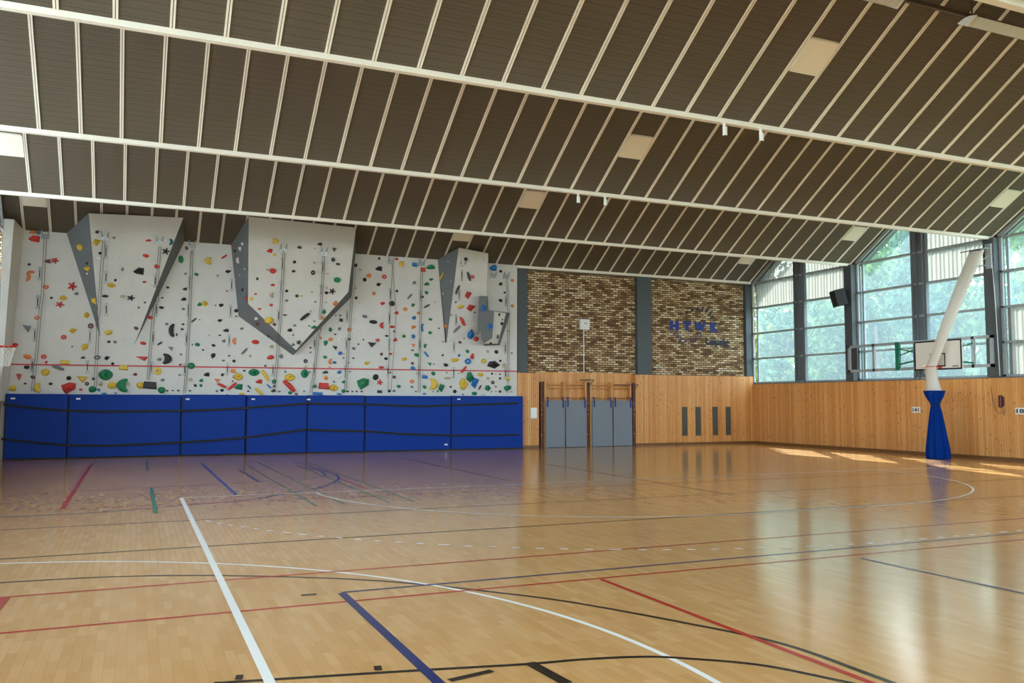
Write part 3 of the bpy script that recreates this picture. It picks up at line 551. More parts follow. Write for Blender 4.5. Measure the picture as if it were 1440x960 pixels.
('T',(5.544, 30.075, 5.621),(0.0, -0.979, -0.205),0.099,0.069),
('W',(-1.524, 30.599, 5.891),(-0.731, -0.64, -0.238),0.071,0.082),
('R',(3.653, 30.112, 5.446),(-0.0, -0.979, -0.205),0.103,0.062),
('N',(1.353, 30.85, 2.683),(0.0, -1.0, 0.0),0.103,0.059),
('T',(6.02, 30.85, 4.403),(0.0, -1.0, 0.0),0.084,0.084),
('T',(6.059, 30.147, 5.28),(0.0, -0.979, -0.205),0.081,0.083),
('K',(0.209, 30.537, 5.034),(0.008, -0.974, -0.226),0.087,0.065),
('T',(7.264, 30.85, 5.934),(0.0, -1.0, 0.0),0.100,0.073),
('K',(-3.167, 30.85, 2.351),(0.0, -1.0, 0.0),0.085,0.062),
('P',(1.322, 30.85, 2.165),(0.0, -1.0, 0.0),0.090,0.066),
('N',(3.121, 30.85, 4.729),(0.0, -1.0, 0.0),0.093,0.068),
('N',(3.056, 30.85, 2.499),(0.0, -1.0, 0.0),0.093,0.067),
('K',(0.738, 30.85, 5.253),(0.0, -1.0, 0.0),0.095,0.061),
('K',(2.595, 30.85, 4.056),(0.0, -1.0, 0.0),0.099,0.060),
('T',(5.504, 30.85, 3.032),(0.0, -1.0, 0.0),0.104,0.063),
('T',(5.565, 29.87, 6.604),(-0.0, -0.979, -0.205),0.080,0.076),
('T',(6.051, 30.042, 5.779),(0.0, -0.979, -0.205),0.081,0.076),
('N',(5.677, 30.85, 3.545),(0.0, -1.0, 0.0),0.084,0.077),
('N',(13.484, 30.85, 3.714),(0.0, -1.0, 0.0),0.106,0.078),
('N',(7.096, 30.85, 2.886),(0.0, -1.0, 0.0),0.114,0.057),
('R',(2.797, 30.85, 5.59),(0.0, -1.0, 0.0),0.092,0.062),
('B',(-0.579, 30.85, 2.067),(0.0, -1.0, 0.0),0.088,0.058),
('K',(3.572, 30.85, 2.16),(0.0, -1.0, 0.0),0.094,0.061),
('K',(7.537, 30.85, 2.172),(0.0, -1.0, 0.0),0.101,0.064),
('T',(12.807, 30.85, 2.203),(0.0, -1.0, 0.0),0.119,0.063),
('W',(3.284, 30.169, 6.286),(-0.919, -0.378, -0.115),0.078,0.068),
('P',(0.03, 30.574, 4.864),(0.008, -0.974, -0.226),0.069,0.071),
('T',(5.538, 30.216, 4.951),(0.0, -0.979, -0.205),0.074,0.075),
('K',(2.068, 30.85, 3.541),(0.0, -1.0, 0.0),0.078,0.067),
('K',(5.667, 30.85, 3.713),(0.0, -1.0, 0.0),0.084,0.070),
('N',(5.476, 30.85, 2.169),(0.0, -1.0, 0.0),0.083,0.069),
('P',(12.822, 30.26, 4.948),(0.382, -0.917, -0.111),0.095,0.070),
('O',(6.363, 30.85, 3.037),(0.0, -1.0, 0.0),0.092,0.063),
('K',(7.219, 30.85, 3.377),(0.0, -1.0, 0.0),0.093,0.064),
('T',(6.053, 29.94, 6.268),(-0.0, -0.979, -0.205),0.106,0.051),
('K',(6.544, 30.85, 4.219),(0.0, -1.0, 0.0),0.099,0.057),
('K',(11.807, 30.578, 5.216),(-0.024, -0.978, -0.206),0.087,0.070),
('N',(1.726, 30.85, 3.712),(0.0, -1.0, 0.0),0.072,0.066),
('K',(6.714, 30.85, 4.906),(0.0, -1.0, 0.0),0.071,0.078),
('K',(2.919, 30.85, 3.365),(0.0, -1.0, 0.0),0.080,0.061),
('K',(1.685, 30.85, 2.161),(0.0, -1.0, 0.0),0.097,0.046),
('B',(2.879, 30.85, 2.031),(0.0, -1.0, 0.0),0.099,0.047),
('G',(5.516, 30.321, 4.446),(0.0, -0.979, -0.205),0.088,0.055),
('K',(7.195, 30.85, 2.17),(0.0, -1.0, 0.0),0.093,0.057),
('K',(11.024, 30.523, 5.564),(-0.024, -0.978, -0.206),0.074,0.075),
('B',(11.454, 30.85, 2.087),(0.0, -1.0, 0.0),0.087,0.069),
('K',(7.353, 30.85, 2.171),(0.0, -1.0, 0.0),0.072,0.071),
('T',(5.561, 29.769, 7.089),(-0.0, -0.979, -0.205),0.080,0.057),
('K',(5.681, 30.147, 5.28),(0.0, -0.979, -0.205),0.081,0.057),
('K',(10.467, 30.85, 4.577),(0.0, -1.0, 0.0),0.092,0.062),
('W',(11.641, 30.85, 2.196),(0.0, -1.0, 0.0),0.094,0.062),
('N',(-1.887, 30.85, 3.548),(0.0, -1.0, 0.0),0.068,0.057),
('K',(7.392, 30.85, 3.889),(0.0, -1.0, 0.0),0.079,0.064),
('K',(1.151, 30.85, 2.164),(0.0, -1.0, 0.0),0.090,0.046),
('T',(2.256, 30.85, 4.045),(0.0, -1.0, 0.0),0.092,0.047),
('N',(2.433, 30.85, 5.079),(0.0, -1.0, 0.0),0.076,0.056),
('T',(9.608, 30.85, 2.862),(0.0, -1.0, 0.0),0.076,0.068),
('N',(10.792, 30.85, 2.907),(0.0, -1.0, 0.0),0.071,0.076),
('P',(12.984, 30.85, 2.881),(0.0, -1.0, 0.0),0.090,0.063),
('T',(12.3, 30.85, 2.081),(0.0, -1.0, 0.0),0.133,0.042),
('K',(7.574, 30.85, 4.06),(0.0, -1.0, 0.0),0.072,0.065),
('K',(4.981, 30.391, 4.112),(0.0, -0.979, -0.205),0.074,0.055),
('K',(5.656, 30.85, 2.853),(0.0, -1.0, 0.0),0.076,0.056),
('N',(-2.386, 30.85, 7.238),(0.0, -1.0, 0.0),0.057,0.058),
('T',(10.317, 30.85, 5.572),(0.0, -1.0, 0.0),0.112,0.042),
('N',(1.928, 30.85, 4.565),(0.0, -1.0, 0.0),0.085,0.040),
('K',(6.861, 30.85, 3.376),(0.0, -1.0, 0.0),0.078,0.050),
('W',(3.167, 30.505, 6.112),(-0.916, -0.385, -0.112),0.061,0.056),
('K',(11.764, 30.748, 4.555),(0.111, -0.913, -0.393),0.068,0.063),
('K',(9.584, 30.85, 2.186),(0.0, -1.0, 0.0),0.076,0.054),
('N',(11.484, 30.85, 4.228),(0.0, -1.0, 0.0),0.080,0.056),
('K',(7.039, 30.85, 3.205),(0.0, -1.0, 0.0),0.064,0.057),
('P',(10.284, 30.85, 3.217),(0.0, -1.0, 0.0),0.085,0.048),
('T',(12.804, 30.85, 2.875),(0.0, -1.0, 0.0),0.075,0.056),
('W',(10.808, 30.481, 6.348),(-0.764, -0.639, -0.093),0.049,0.069),
('N',(11.283, 30.85, 2.88),(0.0, -1.0, 0.0),0.087,0.041),
('K',(12.632, 30.85, 2.195),(0.0, -1.0, 0.0),0.074,0.049),
('P',(6.55, 30.85, 4.906),(0.0, -1.0, 0.0),0.057,0.050),
('T',(12.025, 30.148, 7.231),(-0.024, -0.978, -0.206),0.068,0.044),
('K',(10.262, 30.85, 2.184),(0.0, -1.0, 0.0),0.070,0.041),
('T',(11.663, 30.155, 7.239),(-0.024, -0.978, -0.206),0.068,0.038),
('K',(2.063, 30.85, 7.223),(0.0, -1.0, 0.0),0.067,0.031),
('W',(10.695, 30.508, 7.086),(-0.764, -0.639, -0.093),0.074,0.031),
('K',(8.345, 30.85, 7.203),(0.0, -1.0, 0.0),0.066,0.029),
('W',(-1.51, 30.293, 6.669),(-0.731, -0.64, -0.238),0.034,0.035),
]
VOLUMES={'tapering': [([(-1.507, 29.9, 7.717), (1.283, 29.9, 7.82), (-0.059, 30.85, 3.672), (-1.086, 30.85, 3.874)], 0), ([(-2.17, 30.85, 7.2), (-1.507, 29.9, 7.717), (-1.086, 30.85, 3.874)], 1), ([(1.283, 29.9, 7.82), (1.38, 30.85, 7.2), (-0.059, 30.85, 3.672)], 1), ([(-2.17, 30.85, 7.2), (1.38, 30.85, 7.2), (1.283, 29.9, 7.82), (-1.507, 29.9, 7.717)], 1)], 'central': [([(3.312, 29.583, 7.977), (6.944, 29.598, 7.908), (6.818, 30.063, 5.68), (5.103, 30.5, 3.591), (3.425, 30.182, 5.113)], 0), ([(3.312, 29.583, 7.977), (2.889, 30.85, 7.2), (7.237, 30.85, 7.2), (6.944, 29.598, 7.908)], 1), ([(6.944, 29.598, 7.908), (7.237, 30.85, 7.2), (7.106, 30.85, 5.586), (6.818, 30.063, 5.68)], 1), ([(6.818, 30.063, 5.68), (7.106, 30.85, 5.586), (5.063, 30.85, 3.428), (5.103, 30.5, 3.591)], 1), ([(5.103, 30.5, 3.591), (5.063, 30.85, 3.428), (3.19, 30.85, 4.74), (3.425, 30.182, 5.113)], 1), ([(3.425, 30.182, 5.113), (3.19, 30.85, 4.74), (2.889, 30.85, 7.2), (3.312, 29.583, 7.977)], 1)], 'slim': [([(10.976, 30.1, 7.579), (12.163, 30.1, 7.442), (12.231, 30.427, 5.883), (12.002, 30.65, 4.85), (10.78, 30.85, 4.041)], 0), ([(10.395, 30.85, 7.2), (10.976, 30.1, 7.579), (10.78, 30.85, 4.041), (10.732, 30.85, 4.04)], 1), ([(12.163, 30.1, 7.442), (12.478, 30.85, 7.2), (12.388, 30.85, 5.519), (12.231, 30.427, 5.883)], 0), ([(12.231, 30.427, 5.883), (12.388, 30.85, 5.519), (12.053, 30.85, 4.4), (12.002, 30.65, 4.85)], 0), ([(12.002, 30.65, 4.85), (12.053, 30.85, 4.4), (10.78, 30.85, 4.041)], 0), ([(10.395, 30.85, 7.2), (12.478, 30.85, 7.2), (12.163, 30.1, 7.442), (10.976, 30.1, 7.579)], 1)], 'box': [([(11.793, 30.05, 5.794), (12.117, 30.05, 5.797), (12.108, 30.05, 5.274), (12.399, 30.05, 5.227), (12.324, 30.05, 4.21), (11.972, 30.05, 3.989), (11.732, 30.05, 4.795)], 1), ([(12.399, 30.05, 5.227), (12.994, 30.3, 5.208), (12.651, 30.3, 4.027), (12.324, 30.05, 4.21)], 0), ([(12.108, 30.05, 5.274), (12.399, 30.05, 5.227), (12.994, 30.3, 5.208)], 0), ([(12.324, 30.05, 4.21), (12.651, 30.3, 4.027), (11.972, 30.05, 3.989)], 0), ([(11.793, 30.05, 5.794), (12.13, 30.84, 5.866), (12.457, 30.84, 5.869), (12.117, 30.05, 5.797)], 1), ([(12.117, 30.05, 5.797), (12.457, 30.84, 5.869), (12.489, 30.84, 5.328), (12.108, 30.05, 5.274)], 1), ([(12.108, 30.05, 5.274), (12.489, 30.84, 5.328), (13.408, 30.84, 5.285), (12.994, 30.3, 5.208)], 1), ([(12.994, 30.3, 5.208), (13.408, 30.84, 5.285), (12.967, 30.84, 4.013), (12.651, 30.3, 4.027)], 1), ([(12.651, 30.3, 4.027), (12.967, 30.84, 4.013), (12.317, 30.84, 3.967), (11.972, 30.05, 3.989)], 1), ([(11.972, 30.05, 3.989), (12.317, 30.84, 3.967), (12.106, 30.84, 4.815), (11.732, 30.05, 4.795)], 1), ([(11.732, 30.05, 4.795), (12.106, 30.84, 4.815), (12.13, 30.84, 5.866), (11.793, 30.05, 5.794)], 1)]}
QUICKDRAWS=[((-2.883, 30.85, 5.855), (0.0, -1.0, 0.0), 'black quickdraw sling high wall over first mat, upper one of two'), ((-2.91, 30.85, 4.945), (0.0, -1.0, 0.0), 'black quickdraw sling high wall over first mat, lower one of two'), ((-0.986, 30.166, 6.59), (0.008, -0.974, -0.226), 'black quickdraw sling on tapering overhang, first from left of four'), ((-0.962, 30.359, 5.792), (-0.048, -0.968, -0.245), 'black quickdraw sling on tapering overhang, second from left of four'), ((-0.927, 30.612, 4.785), (-0.048, -0.968, -0.245), 'black quickdraw sling on tapering overhang, third from left of four'), ((-1.386, 30.85, 3.91), (0.0, -1.0, 0.0), 'black quickdraw sling mid wall over second mat, first from left of three'), ((-2.952, 30.85, 3.905), (0.0, -1.0, 0.0), 'black quickdraw sling mid wall over first mat'), ((-2.988, 30.85, 2.931), (0.0, -1.0, 0.0), 'black quickdraw sling on the red line over first mat'), ((-1.428, 30.85, 2.921), (0.0, -1.0, 0.0), 'black quickdraw sling on the red line over second mat, left one of two'), ((0.492, 30.37, 5.763), (0.008, -0.974, -0.226), 'black quickdraw sling on tapering overhang, fourth from left of four'), ((1.579, 30.85, 5.816), (0.0, -1.0, 0.0), 'black quickdraw sling high wall over third mat, left one of two'), ((0.576, 30.85, 4.84), (0.0, -1.0, 0.0), 'black quickdraw sling mid wall over second mat, third from left of three'), ((0.5, 30.85, 3.907), (0.0, -1.0, 0.0), 'black quickdraw sling mid wall over second mat, second from left of three'), ((1.562, 30.85, 4.884), (0.0, -1.0, 0.0), 'black quickdraw sling mid wall over third mat, second from left of four'), ((1.523, 30.85, 3.908), (0.0, -1.0, 0.0), 'black quickdraw sling mid wall over third mat, first from left of four'), ((0.47, 30.85, 2.916), (0.0, -1.0, 0.0), 'black quickdraw sling on the red line over second mat, right one of two'), ((1.499, 30.85, 2.886), (0.0, -1.0, 0.0), 'black quickdraw sling on the red line over third mat, left one of two'), ((2.937, 30.85, 5.82), (0.0, -1.0, 0.0), 'black quickdraw sling high wall over third mat, right one of two'), ((2.921, 30.85, 4.908), (0.0, -1.0, 0.0), 'black quickdraw sling mid wall over third mat, fourth from left of four'), ((4.486, 29.887, 6.523), (0.0, -0.979, -0.205), 'black quickdraw sling on central overhang, third from left of five'), ((4.474, 30.049, 5.746), (0.0, -0.979, -0.205), 'black quickdraw sling on central overhang, second from left of five'), ((2.898, 30.85, 3.902), (0.0, -1.0, 0.0), 'black quickdraw sling mid wall over third mat, third from left of four'), ((2.866, 30.85, 2.926), (0.0, -1.0, 0.0), 'black quickdraw sling on the red line over third mat, right one of two'), ((4.443, 30.253, 4.77), (-0.0, -0.979, -0.205), 'black quickdraw sling on central overhang, first from left of five'), ((4.381, 30.85, 2.902), (0.0, -1.0, 0.0), 'black quickdraw sling on the red line over fourth mat'), ((5.856, 29.897, 6.475), (-0.0, -0.979, -0.205), 'black quickdraw sling on central overhang, fifth from left of five'), ((5.842, 30.059, 5.698), (0.0, -0.979, -0.205), 'black quickdraw sling on central overhang, fourth from left of five'), ((5.801, 30.85, 3.889), (0.0, -1.0, 0.0), 'black quickdraw sling mid wall over fifth mat, first from left of three'), ((5.793, 30.85, 2.958), (0.0, -1.0, 0.0), 'black quickdraw sling on the red line over fifth mat, left one of two'), ((6.95, 30.85, 4.904), (0.0, -1.0, 0.0), 'black quickdraw sling mid wall over fifth mat, third from left of three'), ((6.939, 30.85, 3.896), (0.0, -1.0, 0.0), 'black quickdraw sling mid wall over fifth mat, second from left of three'), ((6.921, 30.85, 2.908), (0.0, -1.0, 0.0), 'black quickdraw sling on the red line over fifth mat, right one of two'), ((8.55, 30.85, 5.818), (0.0, -1.0, 0.0), 'black quickdraw sling high wall over sixth mat, left one of two'), ((8.523, 30.85, 4.898), (0.0, -1.0, 0.0), 'black quickdraw sling mid wall over sixth mat, second from left of three'), ((9.721, 30.85, 5.799), (0.0, -1.0, 0.0), 'black quickdraw sling high wall over sixth mat, right one of two'), ((8.532, 30.85, 3.915), (0.0, -1.0, 0.0), 'black quickdraw sling mid wall over sixth mat, first from left of three'), ((8.493, 30.85, 2.944), (0.0, -1.0, 0.0), 'black quickdraw sling on the red line over sixth mat, left one of two'), ((9.711, 30.85, 3.949), (0.0, -1.0, 0.0), 'black quickdraw sling mid wall over sixth mat, third from left of three'), ((9.68, 30.85, 2.963), (0.0, -1.0, 0.0), 'black quickdraw sling on the red line over sixth mat, right one of two'), ((11.166, 30.305, 6.585), (-0.024, -0.978, -0.206), 'black quickdraw sling on slim overhang, third from left of three'), ((11.122, 30.46, 5.854), (-0.024, -0.978, -0.206), 'black quickdraw sling on slim overhang, second from left of three'), ((11.077, 30.657, 4.923), (-0.024, -0.978, -0.206), 'black quickdraw sling on slim overhang, first from left of three'), ((13.213, 30.85, 5.768), (0.0, -1.0, 0.0), 'black quickdraw sling high wall over seventh mat'), ((11.064, 30.85, 3.909), (0.0, -1.0, 0.0), 'black quickdraw sling mid wall over seventh mat, left one of two'), ((11.06, 30.85, 2.931), (0.0, -1.0, 0.0), 'black quickdraw sling on the red line over seventh mat, left one of two'), ((13.188, 30.85, 3.917), (0.0, -1.0, 0.0), 'black quickdraw sling mid wall over seventh mat, right one of two'), ((13.191, 30.85, 2.925), (0.0, -1.0, 0.0), 'black quickdraw sling on the red line over seventh mat, right one of two')]
ANCHORS=[((-2.765, 30.85, 7.052), (0.0, -1.0, 0.0)), ((-1.027, 30.067, 7.013), (0.008, -0.974, -0.226)), ((0.591, 30.083, 7.007), (0.008, -0.974, -0.226)), ((1.625, 30.85, 7.059), (0.0, -1.0, 0.0)), ((4.495, 29.79, 6.987), (0.0, -0.979, -0.205)), ((5.865, 29.79, 6.987), (-0.0, -0.979, -0.205)), ((8.565, 30.85, 6.99), (0.0, -1.0, 0.0)), ((9.757, 30.85, 7.005), (0.0, -1.0, 0.0)), ((11.174, 30.225, 6.964), (-0.024, -0.978, -0.206)), ((12.679, 30.85, 6.72), (0.0, -1.0, 0.0)), ((13.226, 30.85, 6.711), (0.0, -1.0, 0.0))]
ROPES=[[(-2.762, 30.79, 6.961), (-2.765, 30.79, 6.659), (-2.767, 30.79, 6.357), (-2.77, 30.79, 6.056), (-2.773, 30.79, 5.756), (-2.776, 30.79, 5.456), (-2.778, 30.79, 5.156), (-2.784, 30.79, 5.099), (-2.79, 30.79, 5.042), (-2.796, 30.79, 4.985), (-2.802, 30.79, 4.928), (-2.808, 30.79, 4.871), (-2.814, 30.79, 4.814), (-2.825, 30.79, 4.549), (-2.836, 30.79, 4.285), (-2.847, 30.79, 4.021), (-2.857, 30.79, 3.757), (-2.868, 30.79, 3.494), (-2.879, 30.79, 3.232), (-2.89, 30.79, 3.044), (-2.902, 30.79, 2.857), (-2.913, 30.79, 2.671), (-2.925, 30.79, 2.484), (-2.936, 30.79, 2.297), (-2.947, 30.79, 2.111)], [(-1.049, 30.031, 6.903), (-1.063, 30.108, 6.57), (-1.082, 30.191, 6.237), (-1.097, 30.276, 5.904), (-1.112, 30.361, 5.569), (-1.127, 30.447, 5.233), (-1.142, 30.532, 4.897), (-1.148, 30.603, 4.619), (-1.196, 30.707, 4.342), (-1.159, 30.79, 4.079), (-1.163, 30.79, 3.794), (-1.166, 30.79, 3.51), (-1.169, 30.79, 3.225), (-1.171, 30.79, 3.064), (-1.173, 30.79, 2.903), (-1.175, 30.79, 2.742), (-1.176, 30.79, 2.581), (-1.178, 30.79, 2.421), (-1.18, 30.79, 2.26)], [(0.607, 30.058, 6.848), (0.594, 30.125, 6.558), (0.582, 30.192, 6.268), (0.569, 30.26, 5.977), (0.557, 30.327, 5.685), (0.598, 30.538, 5.397), (0.589, 30.815, 5.125), (0.525, 30.79, 5.038), (0.514, 30.79, 4.929), (0.502, 30.79, 4.819), (0.491, 30.79, 4.71), (0.479, 30.79, 4.6), (0.468, 30.79, 4.491), (0.453, 30.79, 4.159), (0.438, 30.79, 3.827), (0.423, 30.79, 3.497), (0.407, 30.79, 3.166), (0.392, 30.79, 2.837), (0.377, 30.79, 2.508)], [(1.629, 30.79, 6.913), (1.626, 30.79, 6.596), (1.623, 30.79, 6.28), (1.62, 30.79, 5.964), (1.617, 30.79, 5.648), (1.614, 30.79, 5.334), (1.611, 30.79, 5.019), (1.604, 30.79, 4.693), (1.598, 30.79, 4.368), (1.591, 30.79, 4.043), (1.585, 30.79, 3.718), (1.579, 30.79, 3.395), (1.572, 30.79, 3.071), (1.563, 30.79, 2.908), (1.555, 30.79, 2.744), (1.546, 30.79, 2.581), (1.537, 30.79, 2.418), (1.529, 30.79, 2.255), (1.52, 30.79, 2.093)], [(4.508, 29.753, 6.869), (4.508, 29.824, 6.532), (4.509, 29.894, 6.194), (4.51, 29.965, 5.855), (4.51, 30.036, 5.515), (4.511, 30.108, 5.175), (4.511, 30.179, 4.833), (4.504, 30.245, 4.518), (4.496, 30.311, 4.203), (4.489, 30.63, 3.869), (4.532, 30.79, 3.602), (4.514, 30.79, 3.278), (4.496, 30.79, 2.954), (4.483, 30.79, 2.813), (4.47, 30.79, 2.672), (4.457, 30.79, 2.531), (4.443, 30.79, 2.391), (4.43, 30.79, 2.25), (4.417, 30.79, 2.11)], [(5.873, 29.759, 6.842), (5.873, 29.818, 6.56), (5.873, 29.877, 6.276), (5.873, 29.937, 5.992), (5.873, 29.996, 5.708), (5.874, 30.056, 5.422), (5.874, 30.116, 5.136), (5.856, 30.197, 4.746), (5.949, 30.678, 4.359), (5.904, 30.79, 4.006), (5.87, 30.79, 3.603), (5.837, 30.79, 3.2), (5.803, 30.79, 2.799), (5.785, 30.79, 2.685), (5.767, 30.79, 2.571), (5.749, 30.79, 2.458), (5.731, 30.79, 2.344), (5.713, 30.79, 2.231), (5.695, 30.79, 2.117)], [(7.051, 30.15, 6.673), (7.075, 30.292, 6.447), (7.098, 30.434, 6.218), (7.122, 30.578, 5.988), (7.146, 30.724, 5.757), (7.105, 30.79, 5.525), (7.095, 30.79, 5.274), (7.066, 30.79, 4.762), (7.038, 30.79, 4.252), (7.009, 30.79, 3.743), (6.981, 30.79, 3.236), (6.952, 30.79, 2.731), (6.924, 30.79, 2.227)], [(8.58, 30.79, 6.91), (8.568, 30.79, 6.639), (8.557, 30.79, 6.368), (8.545, 30.79, 6.097), (8.533, 30.79, 5.826), (8.522, 30.79, 5.556), (8.51, 30.79, 5.286), (8.509, 30.79, 5.163), (8.507, 30.79, 5.039), (8.505, 30.79, 4.916), (8.504, 30.79, 4.793), (8.502, 30.79, 4.67), (8.5, 30.79, 4.546), (8.495, 30.79, 4.142), (8.49, 30.79, 3.739), (8.484, 30.79, 3.336), (8.479, 30.79, 2.935), (8.474, 30.79, 2.534), (8.468, 30.79, 2.133)], [(8.591, 30.79, 6.885), (8.616, 30.79, 6.571), (8.64, 30.79, 6.257), (8.665, 30.79, 5.944), (8.69, 30.79, 5.631), (8.714, 30.79, 5.318), (8.739, 30.79, 5.005), (8.726, 30.79, 4.753), (8.713, 30.79, 4.501), (8.7, 30.79, 4.25), (8.687, 30.79, 3.999), (8.674, 30.79, 3.748), (8.662, 30.79, 3.498), (8.648, 30.79, 3.283), (8.635, 30.79, 3.068), (8.622, 30.79, 2.854), (8.609, 30.79, 2.64), (8.596, 30.79, 2.426), (8.583, 30.79, 2.212)], [(9.759, 30.79, 6.853), (9.751, 30.79, 6.524), (9.744, 30.79, 6.195), (9.737, 30.79, 5.867), (9.73, 30.79, 5.539), (9.723, 30.79, 5.212), (9.716, 30.79, 4.885), (9.712, 30.79, 4.426), (9.709, 30.79, 3.967), (9.705, 30.79, 3.509), (9.701, 30.79, 3.052), (9.697, 30.79, 2.596), (9.693, 30.79, 2.141)], [(13.233, 30.79, 6.598), (13.248, 30.79, 6.379), (13.263, 30.79, 6.159), (13.278, 30.79, 5.94), (13.294, 30.79, 5.72), (13.309, 30.79, 5.501), (13.236, 30.612, 5.315), (13.317, 30.79, 4.754), (13.31, 30.79, 4.228), (13.304, 30.79, 3.702), (13.297, 30.79, 3.178), (13.29, 30.79, 2.655), (13.283, 30.79, 2.134)]]
REDLINE=[(-3.562, 30.85, 2.948), (13.706, 30.85, 3.003)]
MATX=[-3.665, -1.923, 1.414, 3.482, 5.543, 7.589, 10.879, 13.849]
STRAPS=[[(-3.685, 30.5, 1.711), (-3.012, 30.5, 1.601), (-2.029, 30.5, 1.511), (-1.019, 30.5, 1.475), (1.31, 30.5, 1.491), (2.421, 30.5, 1.524), (3.45, 30.5, 1.582), (5.527, 30.5, 1.741), (6.222, 30.5, 1.729), (7.573, 30.5, 1.717), (8.812, 30.5, 1.666), (9.898, 30.5, 1.64), (10.844, 30.5, 1.679), (12.454, 30.5, 1.72), (13.825, 30.5, 1.776)], [(-3.702, 30.5, 0.648), (-2.78, 30.5, 0.524), (-1.892, 30.5, 0.42), (-0.779, 30.5, 0.388), (1.338, 30.5, 0.453), (2.446, 30.5, 0.505), (3.473, 30.5, 0.584), (4.768, 30.5, 0.736), (5.543, 30.5, 0.837), (6.237, 30.5, 0.792), (7.586, 30.5, 0.751), (8.824, 30.5, 0.646), (9.908, 30.5, 0.593), (10.853, 30.5, 0.554), (12.458, 30.5, 0.545), (13.887, 30.5, 0.539)]]
TAGS=[(-3.445, 30.5, 1.886), (-1.641, 30.5, 1.88), (1.608, 30.5, 1.878), (3.7, 30.5, 1.884), (5.598, 30.5, 1.878), (11.182, 30.5, 1.906), (10.687, 30.5, 0.214)]
